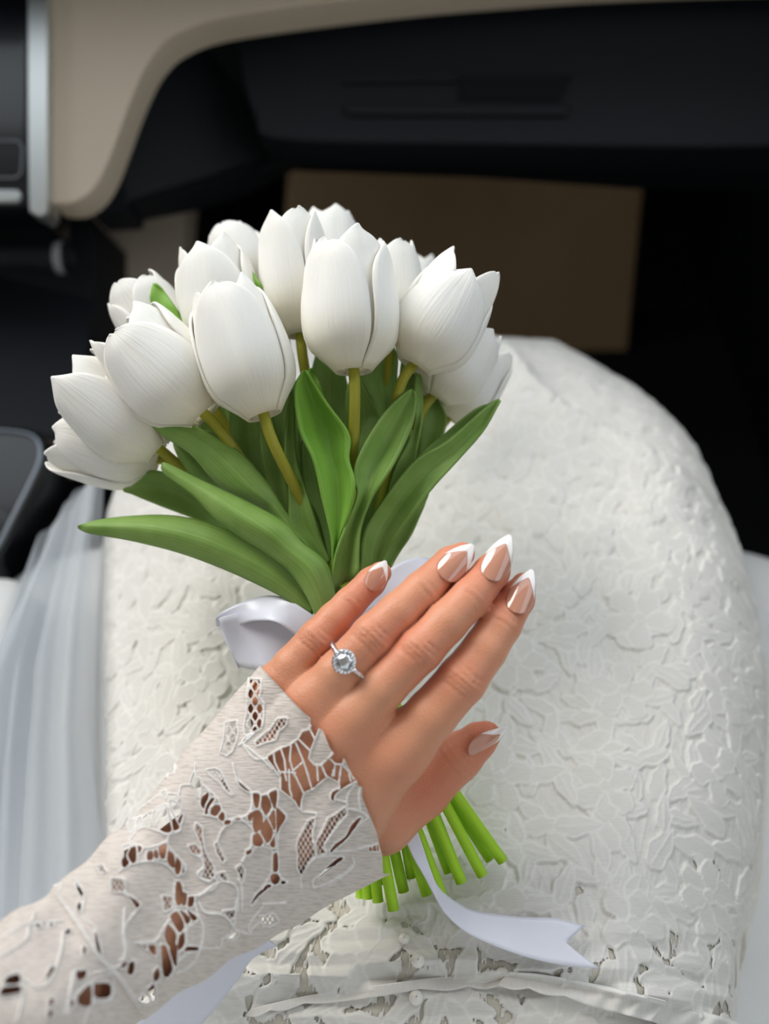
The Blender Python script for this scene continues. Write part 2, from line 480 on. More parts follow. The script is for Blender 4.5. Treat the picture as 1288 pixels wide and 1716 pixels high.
# lower console body and tunnel side
V, F = prism([(-500, 352), (150, 362), (158, 500), (150, 640), (120, 760), (-500, 760)], [.78, .78, .78, .76, .72, .72], 0.12)
link('console_body', fix_normals(mesh_np('console_body', V, F, False, M['black'])), con)
V, F = prism([(150, 335), (316, 310), (306, 420), (290, 560), (262, 700), (100, 800), (140, 640), (156, 520)], [.90, .90, .90, .88, .86, .80, .84, .90], 0.05)
link('tunnel_panel', fix_normals(mesh_np('tunnel_panel', V, F, False, M['tunnel'])), con, label='taupe tunnel side panel')
arm = catmull(np.array([(-300, 716), (0, 716), (50, 722), (74, 740), (74, 775), (58, 815), (30, 870), (0, 930), (-60, 1020), (-300, 1100)]), 40)
V, F = prism(arm, np.interp(arm[:, 1], [716, 1100], [.66, .60]), 0.06)
o = link('cup_holder_trim', fix_normals(mesh_np('cup_holder_trim', V, F, False, M['gloss'])), con, label='glossy black console top'); bevel(o, 0.006)
rim = catmull(np.array([(-60, 722), (0, 722), (48, 728), (66, 744), (66, 774), (50, 812), (22, 868), (-8, 925), (-60, 1005)]), 60)
V, F = tube(C(rim[:, 0], rim[:, 1], np.interp(rim[:, 1], [716, 1100], [.66, .60]) - 0.0005), 0.0018, 8)
link('chrome_rim', mesh_np('chrome_rim', V, F, True, M['rim']), con, label='thin chrome rim')

# seat
def cushion(x0, x1, y0, y1, z0, z1, r=0.04, n=10):
    # rounded slab, super-ellipse in plan and section
    us = np.linspace(0, 2 * np.pi, 96, endpoint=False)
    vs_ = np.linspace(-np.pi / 2, np.pi / 2, 24)
    e = 0.28
    sg = lambda t: np.sign(t) * np.abs(t) ** e
    cx, cy, cz = (x0 + x1) / 2, (y0 + y1) / 2, (z0 + z1) / 2
    U, Vv = np.meshgrid(us, vs_)
    X = cx + (x1 - x0) / 2 * sg(np.cos(U)) * sg(np.cos(Vv))
    Y = cy + (y1 - y0) / 2 * sg(np.sin(U)) * sg(np.cos(Vv))
    Z = cz + (z1 - z0) / 2 * sg(np.sin(Vv))
    P = np.stack([X, Y, Z], -1).reshape(-1, 3)
    return P, grid_faces(24, 96, closed_v=True)
seat = empty('car_seat', (0.02, 0.1, 0.0), 'pale grey leather car seat under the lace skirt', 'seat')
V, F = cushion(-0.30, 0.34, -0.25, 0.40, 0.20, 0.37)
link('seat_cushion', mesh_np('seat_cushion', V, F, True, M['seat']), seat)
V, F = box(-0.22, 0.26, -0.2, 0.34, 0.0, 0.21)
link('seat_base', mesh_np('seat_base', V, F, False, M['black']), seat)
V, F = cushion(0.265, 0.37, -0.25, 0.30, 0.30, 0.425)
link('seat_bolster', mesh_np('seat_bolster', V, F, True, M['seat']), seat)
V, F = cushion(-0.33, -0.23, -0.25, 0.34, 0.28, 0.405)
link('seat_bolster', mesh_np('seat_bolster', V, F, True, M['seat']), seat)
V, F = cushion(-0.30, 0.34, -0.42, -0.24, 0.25, 1.0)
link('seat_back', mesh_np('seat_back', V, F, True, M['seat']), seat)

# ------------------------------------------------------------------ 2-D pattern tools
def seg_dist(X, Y, poly, closed=False):
    p = np.asarray(poly, float)
    if closed: p = np.vstack([p, p[:1]])
    D = np.full(X.shape, 1e9)
    for (ax, ay), (bx, by) in zip(p[:-1], p[1:]):
        dx, dy = bx - ax, by - ay
        L = dx * dx + dy * dy + 1e-12
        t = np.clip(((X - ax) * dx + (Y - ay) * dy) / L, 0, 1)
        D = np.minimum(D, (X - ax - t * dx) ** 2 + (Y - ay - t * dy) ** 2)
    return np.sqrt(D)

def inside(X, Y, poly):
    p = np.asarray(poly, float); q = np.roll(p, -1, 0)
    ins = np.zeros(X.shape, bool)
    for (ax, ay), (bx, by) in zip(p, q):
        if ay == by: continue
        c = ((ay > Y) != (by > Y)) & (X < (bx - ax) * (Y - ay) / (by - ay) + ax)
        ins ^= c
    return ins

def sdf_poly(X, Y, poly):
    """positive inside"""
    d = seg_dist(X, Y, poly, True)
    return np.where(inside(X, Y, poly), d, -d)

def clip_tris(V, T, f, extra):
    """keep the part of triangles T where f>=0; extra: list of per-vertex arrays interpolated too"""
    s = f[T] >= 0
    cnt = s.sum(1)
    out = [T[cnt == 3]]
    nv = len(V); newV = []; newE = [[] for _ in extra]; base = nv
    for k in (1, 2):
        sel = T[cnt == k]; ss = s[cnt == k]
        if len(sel) == 0: continue
        # rotate so that the odd one is first
        odd = np.argmax(ss if k == 1 else ~ss, axis=1)
        r = np.arange(len(sel))
        a, b, c = sel[r, odd], sel[r, (odd + 1) % 3], sel[r, (odd + 2) % 3]
        tb = (f[a] / (f[a] - f[b] + 1e-20))[:, None]; tcc = (f[a] / (f[a] - f[c] + 1e-20))[:, None]
        pb = V[a] + (V[b] - V[a]) * tb; pc = V[a] + (V[c] - V[a]) * tcc
        n = len(sel); ib = base + np.arange(n); ic = base + n + np.arange(n)
        newV += [pb, pc]
        for e, E in zip(newE, extra):
            e += [E[a] + (E[b] - E[a]) * (tb if E.ndim > 1 else tb[:, 0]), E[a] + (E[c] - E[a]) * (tcc if E.ndim > 1 else tcc[:, 0])]
        base += 2 * n
        if k == 1:
            out.append(np.stack([a, ib, ic], 1))
        else:
            out.append(np.stack([b, c, ic], 1)); out.append(np.stack([b, ic, ib], 1))
    Tn = np.vstack(out)
    Vn = np.vstack([V] + newV)
    En = [np.concatenate([E] + e) if e else E for E, e in zip(extra, newE)]
    used = np.unique(Tn)
    remap = np.full(len(Vn), -1); remap[used] = np.arange(len(used))
    return Vn[used], remap[Tn], [E[used] for E in En]

# ------------------------------------------------------------------ wedding gown: skirt
Z0 = 0.47
gown = empty('wedding_gown', (0.0, 0.12, 0.38), 'white lace wedding gown spread over the lap with a long lace sleeve', 'dress')
OUT = [(160, 1900), (150, 1500), (150, 1000), (160, 800), (220, 640), (380, 500), (560, 446), (690, 428), (770, 470), (835, 512), (940, 518),
       (1010, 556), (1080, 596), (1140, 640), (1192, 700), (1226, 770), (1262, 850), (1292, 940), (1318, 1100), (1310, 1350), (1268, 1540), (1256, 1716), (1250, 1900)]
OUT = np.array(OUT, float)
OP = on_z(OUT[:, 0], OUT[:, 1], Z0 - 0.01)[:, :2]

def vnoise(X, Y, s, seed):
    r = np.random.default_rng(seed)
    out = np.zeros_like(X)
    for k in range(6):
        a = r.uniform(0, 2 * np.pi); f = s * r.uniform(0.6, 1.6)
        out += np.sin((X * np.cos(a) + Y * np.sin(a)) * f + r.uniform(0, 6.28) + 0.8 * np.sin((X * np.sin(a) - Y * np.cos(a)) * f * 0.6 + r.uniform(0, 6)))
    return out / 6

RID = on_z(*np.array([(850, 560), (900, 640), (970, 690), (1100, 742), (1200, 782), (1275, 850)], float).T, Z0)[:, :2]
WST = on_z(*np.array([(300, 1690), (480, 1640), (620, 1622), (760, 1618), (900, 1640), (1050, 1672), (1260, 1700)], float).T, Z0)[:, :2]
def skirt_z(X, Y):
    d = sdf_poly(X, Y, OP)
    R = 0.075
    z = Z0 - np.where(d < R, R * 0.55 * (1 - np.clip(d, 0, R) / R) ** 2, 0) + np.where(d < 0, d * 3.0, 0)
    z = np.maximum(z, 0.28)
    w = np.clip(d / 0.06, 0, 1)
    z = z + w * (0.004 * vnoise(X, Y, 40, 3) + 0.0018 * vnoise(X, Y, 110, 5))
    # hollow between the thighs where the bouquet rests
    z = z - 0.016 * np.exp(-((X + 0.02) / 0.05) ** 2) * w
    # the nearer fold of fabric over the right thigh stands above the far one
    dr = seg_dist(X, Y, RID)
    side = np.where(Y < np.interp(X, RID[:, 0], RID[:, 1]), 1.0, -1.0)
    near = (X > RID[0, 0] - 0.02) & (X < RID[-1, 0] + 0.02)
    z = z + np.where(near, np.where(side > 0, 0.010 * np.exp(-dr / 0.035), -0.016 * np.exp(-dr / 0.06)) * np.tanh(dr / 0.006), 0) * w
    # gathered waist seam at the lower edge
    dw = seg_dist(X, Y, WST)
    below = Y < np.interp(X, WST[:, 0], WST[:, 1])
    z = z + np.where(below, -0.0055 * np.exp(-dw / 0.03) * np.clip(dw / 0.0012, 0, 1), 0.003 * np.exp(-dw / 0.012))
    z = z + 0.0022 * np.exp(-np.clip(dw - 0.004, 0, 1) / 0.02) * np.sin(Y * 520 + 3 * np.sin(X * 22))
    return z

# lace raster painted with petals and leaves
RX0, RX1, RY0, RY1, RS = -0.32, 0.42, -0.06, 0.70, 0.0005
nx, ny = int((RX1 - RX0) / RS), int((RY1 - RY0) / RS)
lace_h = np.full((ny, nx), -0.0003, np.float32)      # relief
lace_f = np.full((ny, nx), -0.0012, np.float32)   # >=0 cloth, <0 open ground
lace_c = np.zeros((ny, nx), np.float32)      # cord amount
def paint_petal(cx, cy, ang, L, Wd, lift, vein=False):
    r = L * 0.75
    i0, i1 = max(0, int((cy - r - RY0) / RS)), min(ny, int((cy + r - RY0) / RS))
    j0, j1 = max(0, int((cx - r - RX0) / RS)), min(nx, int((cx + r - RX0) / RS))
    if i1 <= i0 or j1 <= j0: return
    yy, xx = np.mgrid[i0:i1, j0:j1]
    x = xx * RS + RX0 - cx; y = yy * RS + RY0 - cy
    u = (x * math.cos(ang) + y * math.sin(ang)) / (L / 2)
    v = (-x * math.sin(ang) + y * math.cos(ang))
    wob = 1 + 0.10 * np.sin(u * 7 + cx * 900) * np.sign(v)
    prof = Wd / 2 * np.sqrt(np.clip(1 - u * u, 0, 1)) * (1 + 0.35 * u) * wob
    d = (prof - np.abs(v)) * 0.75
    d = np.where(np.abs(u) >= 1, -0.01, d)
    ins = d > 0
    sl = (slice(i0, i1), slice(j0, j1))
    cord = np.exp(-((d - 0.0005) / 0.00045) ** 2)
    if vein:
        cord = np.maximum(cord, 0.8 * np.exp(-(v / 0.0004) ** 2) * (np.abs(u) < 0.8))
    hgt = 1.5 * (lift + 0.00025 * np.clip(d / 0.002, 0, 1) + 0.0004 * cord)
    lace_h[sl] = np.where(ins, hgt, lace_h[sl])
    lace_c[sl] = np.where(ins, cord, lace_c[sl])
    lace_f[sl] = np.where(ins, np.maximum(d, lace_f[sl]), np.maximum(d, lace_f[sl]))
R_ = random.Random(11)
pts = []
def far_enough(x, y, r):
    if not pts: return True
    P_ = pts_arr[:len(pts)]
    return bool((((P_[:, 0] - x) ** 2 + (P_[:, 1] - y) ** 2) > r * r).all())
pts_arr = np.zeros((20000, 2))
for _ in range(14000):                        # leaves everywhere
    x, y = R_.uniform(RX0, RX1), R_.uniform(RY0, RY1)
    if not far_enough(x, y, 0.0082): continue
    pts_arr[len(pts)] = (x, y); pts.append((x, y))
    sc = R_.uniform(0.8, 1.25)
    paint_petal(x, y, R_.uniform(0, 6.28), 0.020 * sc, 0.0088 * sc, 0.0002 + 0.0003 * R_.random(), R_.random() < 0.6)
pts = []
for _ in range(2600):                       # flowers on top
    x, y = R_.uniform(RX0, RX1), R_.uniform(RY0, RY1)
    if not far_enough(x, y, 0.040): continue
    pts_arr[len(pts)] = (x, y); pts.append((x, y))
    n = R_.choice((5, 5, 6)); a0 = R_.uniform(0, 6.28); sc = R_.uniform(0.8, 1.2)
    for k in range(n):
        a = a0 + k * 2 * math.pi / n + R_.uniform(-.15, .15)
        paint_petal(x + 0.0085 * sc * math.cos(a), y + 0.0085 * sc * math.sin(a), a, 0.017 * sc, 0.0115 * sc, 0.0007 + 0.0002 * (k % 2))
    paint_petal(x, y, 0, 0.007, 0.007, 0.0011)
# brides: thin bars across open ground
bx = np.abs(np.sin((np.arange(nx) * RS) * 2 * np.pi / 0.0052)[None, :] + 0.7 * np.sin((np.arange(ny) * RS) * 2 * np.pi / 0.013)[:, None])
bars = 0.00045 - bx * 0.0016 / 1.2
lace_h = np.where((lace_f < 0) & (bars > 0), 0.0002, lace_h)
lace_f = np.maximum(lace_f, bars.astype(np.float32))
# further up the skirt the ground is closed by a fine net
yy_ = (np.arange(ny) * RS + RY0)[:, None]
xx_ = (np.arange(nx) * RS + RX0)[None, :]
opn = vnoise(xx_ + 0 * yy_, yy_ + 0 * xx_, 120, 21) - np.clip((yy_ - 0.10) / 0.05, -0.35, 3)
lace_f = np.where(opn < -0.05, 0.002, lace_f).astype(np.float32)
def sample(A, X, Y):
    fx = np.clip((X - RX0) / RS, 0, nx - 1.001); fy = np.clip((Y - RY0) / RS, 0, ny - 1.001)
    i, j = fy.astype(int), fx.astype(int); a, b = fy - i, fx - j
    return (A[i, j] * (1 - a) * (1 - b) + A[i + 1, j] * a * (1 - b) + A[i, j + 1] * (1 - a) * b + A[i + 1, j + 1] * a * b)

gx = np.arange(-0.27, 0.372, 0.0008)
gy = np.concatenate([np.arange(-0.02, 0.27, 0.0008), np.arange(0.27, 0.64, 0.0014)])
X, Y = np.meshgrid(gx, gy, indexing='ij')
Xc, Yc = X[::6, ::6], Y[::6, ::6]
zc_ = skirt_z(Xc, Yc)
# bilinear upsample of the smooth shape
def upsample(A, fx, fy):
    i = np.clip(np.searchsorted(gx[::6], fx) - 1, 0, A.shape[0] - 2)
    j = np.clip(np.searchsorted(gy[::6], fy) - 1, 0, A.shape[1] - 2)
    gxs, gys = gx[::6], gy[::6]
    a = np.clip((fx - gxs[i]) / (gxs[i + 1] - gxs[i]), 0, 1)[:, None]
    b = np.clip((fy - gys[j]) / (gys[j + 1] - gys[j]), 0, 1)[None, :]
    return A[i][:, j] * (1 - a) * (1 - b) + A[i + 1][:, j] * a * (1 - b) + A[i][:, j + 1] * (1 - a) * b + A[i + 1][:, j + 1] * a * b
Zs = upsample(zc_, gx, gy)
hh = sample(lace_h, X, Y); ff = sample(lace_f, X, Y); cc = sample(lace_c, X, Y)
Vg = np.stack([X, Y, Zs + hh * 1.0], -1).reshape(-1, 3)
Q = grid_faces(len(gx), len(gy))
keep = sdf_poly(Xc, Yc, OP)
keep = upsample(keep, gx, gy).ravel() > -0.055
Q = Q[keep[Q].all(1)]
T = np.vstack([Q[:, [0, 1, 2]], Q[:, [0, 2, 3]]])
Vn, Tn, (cn, uvn) = clip_tris(Vg, T, ff.ravel(), [cc.ravel(), np.stack([X.ravel() * 3700, Y.ravel() * 3700], 1)])
me = mesh_np('skirt', Vn, Tn, True, M['skirt_lace'])
set_attr(me, 'cord', cn); set_uv(me, uvn)
skirt = link('skirt', me, gown, label='white floral lace skirt')
# lining under the lace
Ql = grid_faces(Xc.shape[0], Xc.shape[1])
kl = (sdf_poly(Xc, Yc, OP) > -0.05).ravel()
Ql = Ql[kl[Ql].all(1)]
used = np.unique(Ql); rm = np.full(Xc.size, -1); rm[used] = np.arange(len(used))
Vl = np.stack([Xc, Yc, zc_ - 0.0006], -1).reshape(-1, 3)[used]
link('lining', mesh_np('lining', Vl, rm[Ql], True, M['lining']), gown, label='cream lining under the lace')
fr_u = catmull(np.array([(420, 1690), (520, 1668), (640, 1650), (760, 1636), (880, 1630), (1000, 1650), (1100, 1674), (1200, 1702), (1240, 1716)], float), 420)
fr_l = fr_u + np.array([-4, 1.0]) * np.interp(np.linspace(0, 1, 420), [0, .3, .55, .8, 1], [12, 16, 24, 34, 24])[:, None] * np.array([.2, 1.0])
k_ = np.linspace(0, 1, 10)
ruf = np.linspace(0, 1, 420)[:, None]
Fp = fr_u[:, None] * (1 - k_[None, :, None]) + fr_l[:, None] * k_[None, :, None]
Fp[..., 1] += 6 * np.abs(np.sin(ruf * 34 + 2 * np.sin(ruf * 13))) * k_[None, :] ** 2
amp_ = np.clip(ruf - .45, 0, .4) * 2.4
fxy = on_z(Fp[..., 0], Fp[..., 1], np.full(Fp.shape[:2], Z0 + 0.003))
fz = skirt_z(fxy[..., 0], fxy[..., 1])
fz = fz[:, :1] * .6 + fz * .4 + 0.0016 + 0.0008 * k_[None, :] + 0.0016 * amp_ * np.sin(ruf * 95 + 6 * np.sin(ruf * 9)) * np.sin(np.pi * np.clip(k_, 0, .8))[None, :]
me = mesh_np('waist_frill', on_z(Fp[..., 0], Fp[..., 1], fz).reshape(-1, 3), grid_faces(420, 10), True, M['skirt_lace'])
set_uv(me, np.stack([Fp[..., 1] , Fp[..., 0]], -1).reshape(-1, 2))
set_attr(me, 'cord', (np.broadcast_to((k_ < .12) | (k_ > .9), (420, 10)) * 1.0).ravel())
solidify(link('waist_frill', me, gown, label='gathered ivory lace frill at the waist seam'), 0.0006)
def uvsphere(c, r, nu=24, nv=14):
    a = np.linspace(0, 2 * np.pi, nu, endpoint=False); b = np.linspace(-np.pi / 2 + 0.05, np.pi / 2 - 0.05, nv)
    A, B = np.meshgrid(a, b)
    V = np.stack([np.cos(A) * np.cos(B), np.sin(A) * np.cos(B), np.sin(B)], -1).reshape(-1, 3) * r + np.asarray(c)
    F = grid_faces(nv, nu, closed_v=True).tolist() + [list(range(nu))[::-1], list(range((nv - 1) * nu, nv * nu))]
    return V, F
for (px, py, rp) in ((677, 1573, 9), (700, 1610, 11), (697, 1672, 12)):
    p = on_z(px, py, Z0 + 0.008)
    z = float(skirt_z(np.array([p[0]]), np.array([p[1]]))[0])
    p = on_z(px, py, z + 0.003)
    V, F = uvsphere(p, rp / 3600)
    b_ = link('pearl_button', mesh_np('pearl_button', V, F, True, M['pearl']), gown, label='small round pearl button')

# ------------------------------------------------------------------ the hand and forearm (one continuous body)
def camP(px, py, d):
    return np.array([(px - W / 2) / FPX * d, (H / 2 - py) / FPX * d, -d])
def rad(r, d): return r * d / FPX
FING = {  # joints: (px, py, depth, radius px)
 'pinky': [(446, 1170, .3660, 37), (490, 1116, .3640, 33), (531, 1069, .3640, 30.5), (560, 1038, .3660, 28.5), (586, 1011, .3690, 26.5), (622, 975, .3730, 24.5), (637, 960, .3745, 19)],
 'ring': [(505, 1198, .3600, 42), (566, 1128, .3560, 37), (625, 1065, .3555, 36), (667, 1026, .3580, 33.5), (708, 989, .3620, 32.5), (756, 944, .3680, 29), (774, 929, .3700, 21)],
 'middle': [(573, 1224, .3570, 44), (640, 1153, .3530, 38.5), (705, 1088, .3520, 37.5), (748, 1043, .3545, 35), (788, 1002, .3585, 33.5), (824, 957, .3650, 30), (838, 934, .3675, 21)],
 'index': [(665, 1262, .3580, 48), (722, 1198, .3550, 43), (774, 1139, .3550, 41.5), (812, 1088, .3580, 37), (838, 1046, .3620, 35.5), (866, 1002, .3680, 30), (877, 980, .3700, 21)],
}
THUMB = [(560, 1395, .3740, 52), (640, 1374, .3840, 54), (706, 1322, .3880, 47), (768, 1268, .3860, 39), (803, 1240, .3845, 29), (818, 1230, .3840, 20)]
def cone(P, a, b, ra, rb):
    ba = b - a; L = ba @ ba
    h = np.clip((P - a) @ ba / L, 0, 1)
    return np.linalg.norm(P - a - h[:, None] * ba, axis=1) - (ra + (rb - ra) * h)
def smin(a, b, k):
    h = np.clip(0.5 + 0.5 * (b - a) / k, 0, 1)
    return b * (1 - h) + a * h - k * h * (1 - h)
JO = {n: [(camP(x, y, d), rad(r, d)) for x, y, d, r in L] for n, L in FING.items()}
JO['thumb'] = [(camP(x, y, d), rad(r, d)) for x, y, d, r in THUMB]
WR = [(camP(468, 1300, .3665), .0125), (camP(535, 1375, .3660), .0130)]       # wrist, pinky side and thumb side
EL1 = [(camP(222, 1506, .3420), .0145), (camP(262, 1560, .3420), .0145)]
EL2 = [(camP(-262, 1876, .2740), .0190), (camP(-216, 1938, .2740), .0190)]
def hand_sdf(P):
    fd = None
    for n in ('pinky', 'ring', 'middle', 'index'):
        J = JO[n]; d = None
        for (a, ra), (b, rb) in zip(J[:-1], J[1:]):
            c = cone(P, a, b, ra, rb)
            d = c if d is None else smin(d, c, 0.0015)
        # creases over the back of the joints
        for (ji, amp, ofs) in ((2, .0009, (-.0045, -.0024, -.0004, .0018, .004)), (4, .0007, (-.0016, .0012))):
            c0 = J[ji][0]; ax = J[ji + 1][0] - J[ji - 1][0]; ax /= np.linalg.norm(ax)
            q = P - c0; t = q @ ax; rr = J[ji][1]
            lat = np.linalg.norm(q[:, :2] - t[:, None] * ax[:2], axis=1) / rr
            top = np.clip(q[:, 2] / rr, 0, 1) ** 1.5
            for o_ in ofs:
                d = d + amp * top * np.exp(-((t - o_ - 0.0012 * lat ** 2 * np.sign(o_)) / 0.00055) ** 2) * np.exp(-(lat / 0.75) ** 4)
            d = d - 0.0006 * top * np.exp(-(t / .006) ** 2) * (ji == 2)
        fd = d if fd is None else smin(fd, d, 0.0005)
    J = JO['thumb']; td = None
    for (a, ra), (b, rb) in zip(J[:-1], J[1:]):
        c = cone(P, a, b, ra, rb)
        td = c if td is None else smin(td, c, 0.003)
    c0 = J[3][0]; ax = J[4][0] - J[2][0]; ax /= np.linalg.norm(ax)
    t = (P - c0) @ ax
    for o_ in (-.003, .0, .003):
        td = td + 0.0003 * np.exp(-((t - o_) / 0.0005) ** 2)
    # palm: metacarpals
    pd = None
    seq = [('pinky', WR[0], .30), ('ring', WR[0], .5), ('ring', WR[1], .5), ('middle', WR[0], .9), ('middle', WR[1], .3), ('index', WR[1], .2)]
    for n, (wa, wr), _ in seq:
        m, mr = JO[n][0]; nx_, nr = JO[n][1]
        e = m + (nx_ - m) * 0.28
        back = np.array([0, 0, -0.0022])
        c = cone(P, wa, e + back, wr, mr * 0.86)
        pd = c if pd is None else smin(pd, c, 0.010)
    # skin between the fingers' roots
    ks = ['pinky', 'ring', 'middle', 'index']
    for a_, b_ in zip(ks[:-1], ks[1:]):
        c = cone(P, JO[a_][0][0] + (JO[a_][1][0] - JO[a_][0][0]) * .3 + np.array([0, 0, -.0035]), JO[b_][0][0] + (JO[b_][1][0] - JO[b_][0][0]) * .3 + np.array([0, 0, -.0035]), .0072, .0075)
        pd = smin(pd, c, 0.004)
    for (x_, y_, r_, wx, wy) in ((622, 1243, 42, 512, 1348), (540, 1212, 38, 495, 1330)):
        c = cone(P, camP(x_, y_, .3612), camP(wx, wy, .3680), rad(r_, .36), .0125); pd = smin(pd, c, 0.006)
    # web of the thumb
    c = cone(P, camP(665, 1258, .3605), camP(600, 1376, .3660), rad(45, .36), rad(45, .366)); pd = smin(pd, c, 0.007)
    c = cone(P, camP(630, 1340, .3800), camP(690, 1290, .3830), .0085, .0065); td = smin(td, c, 0.005)
    c = cone(P, WR[0][0], WR[1][0], .0135, .014); pd = smin(pd, c, 0.006)
    for (A, B) in ((WR, EL1), (EL1, EL2)):
        c = cone(P, A[0][0], B[0][0], A[0][1], B[0][1]); pd = smin(pd, c, 0.010)
        c = cone(P, A[1][0], B[1][0], A[1][1], B[1][1]); pd = smin(pd, c, 0.010)
        c = cone(P, (A[0][0] + A[1][0]) / 2, (B[0][0] + B[1][0]) / 2, A[0][1] * 1.0, B[0][1] * 1.0); pd = smin(pd, c, 0.008)
    pd = smin(pd, td, 0.0022)
    return smin(pd, fd, 0.0055)

def surface_nets(fn, lo, hi, h):
    lo = np.asarray(lo); hi = np.asarray(hi)
    hc = h * 4
    nc = np.ceil((hi - lo) / hc).astype(int) + 1
    ax = [lo[k] + np.arange(nc[k]) * hc for k in range(3)]
    G = np.stack(np.meshgrid(*ax, indexing='ij'), -1).reshape(-1, 3)
    Dc = fn(G).reshape(nc)
    nf = (nc - 1) * 4 + 1
    # coarse cells near the surface
    mn = np.full(nc - 1, 1e9)
    for dx in (0, 1):
        for dy in (0, 1):
            for dz in (0, 1):
                mn = np.minimum(mn, np.abs(Dc[dx:nc[0] - 1 + dx, dy:nc[1] - 1 + dy, dz:nc[2] - 1 + dz]))
    near = mn < hc * 1.8
    D = np.repeat(np.repeat(np.repeat(Dc, 4, 0), 4, 1), 4, 2)[2:2 + nf[0], 2:2 + nf[1], 2:2 + nf[2]].astype(np.float32)
    mask = np.zeros(nf, bool)
    big = np.repeat(np.repeat(np.repeat(near, 4, 0), 4, 1), 4, 2)
    mask[:-1, :-1, :-1] |= big
    mask[1:, 1:, 1:] |= big
    idx = np.argwhere(mask)
    D[mask] = fn(lo + idx * h).astype(np.float32)
    S = D < 0
    n = np.array(D.shape) - 1
    any_ = np.zeros(n, bool); all_ = np.ones(n, bool)
    for dx in (0, 1):
        for dy in (0, 1):
            for dz in (0, 1):
                s = S[dx:n[0] + dx, dy:n[1] + dy, dz:n[2] + dz]
                any_ |= s; all_ &= s
    act = any_ & ~all_
    ci = np.argwhere(act)
    vid = np.full(n, -1, np.int32); vid[act] = np.arange(len(ci))
    acc = np.zeros((len(ci), 3)); cnt = np.zeros(len(ci))
    cor = [np.array(c) for c in ((0, 0, 0), (1, 0, 0), (0, 1, 0), (1, 1, 0), (0, 0, 1), (1, 0, 1), (0, 1, 1), (1, 1, 1))]
    for i in range(8):
        for j in range(i + 1, 8):
            if np.abs(cor[i] - cor[j]).sum() != 1: continue
            a = D[tuple((ci + cor[i]).T)]; b = D[tuple((ci + cor[j]).T)]
            m = (a < 0) != (b < 0)
            t = a[m] / (a[m] - b[m])
            acc[m] += cor[i] + t[:, None] * (cor[j] - cor[i]); cnt[m] += 1
    Vv = lo + (ci + acc / cnt[:, None]) * h
    Fs = []
    for k in range(3):
        o1, o2 = [(1, 2), (2, 0), (0, 1)][k]
        sl0 = [slice(None)] * 3; sl1 = [slice(None)] * 3
        sl0[k] = slice(0, -1); sl1[k] = slice(1, None)
        A, B = S[tuple(sl0)], S[tuple(sl1)]
        e = np.argwhere(A != B)
        flip = A[tuple(e.T)]
        ok = (e[:, o1] > 0) & (e[:, o2] > 0) & (e[:, o1] < n[o1]) & (e[:, o2] < n[o2])
        e = e[ok]; flip = flip[ok]
        def cell(d1, d2):
            c = e.copy(); c[:, o1] -= d1; c[:, o2] -= d2
            return vid[tuple(c.T)]
        q = np.stack([cell(1, 1), cell(0, 1), cell(0, 0), cell(1, 0)], 1)
        q[~flip] = q[~flip][:, ::-1]
        Fs.append(q)
    return Vv, np.vstack(Fs)

Vh, Fh = surface_nets(hand_sdf, (-0.200, -0.232, -0.415), (0.070, 0.0, -0.240), 0.00078)
# relax once
def relax(V, F, it):
    for _ in range(it):
        acc = np.zeros_like(V); cnt = np.zeros(len(V))
        for a, b in ((0, 1), (1, 2), (2, 3), (3, 0)):
            np.add.at(acc, F[:, a], V[F[:, b]]); np.add.at(cnt, F[:, a], 1)
            np.add.at(acc, F[:, b], V[F[:, a]]); np.add.at(cnt, F[:, b], 1)
        V = V * 0.5 + 0.5 * acc / np.maximum(cnt, 1)[:, None]
    return V
Vh = relax(Vh, Fh, 1)
flush = np.zeros(len(Vh))
for n, J in JO.items():
    for (k, w, r) in ((2, .55, .009), (0, .35, .010), (4, .25, .008), (5, .5, .010)):
        if k < len(J): flush += w * np.exp(-(np.linalg.norm(Vh - J[k][0], axis=1) / (r + J[k][1] * .5)) ** 2)
flush += 0.35 * np.exp(-(np.linalg.norm(Vh - camP(740, 1300, .38), axis=1) / .025) ** 2)
c2w = np.stack([RGT, UPV, -FWD], 0)
Vw = Vh @ c2w + CAM
me = mesh_np('person', Vw, Fh, True, M['skin'])
set_attr(me, 'flush', np.clip(flush, 0, 1))
person = link('person', me, label='left hand with almond french-tip nails reaching from a lace sleeve onto the bouquet', cat='person')

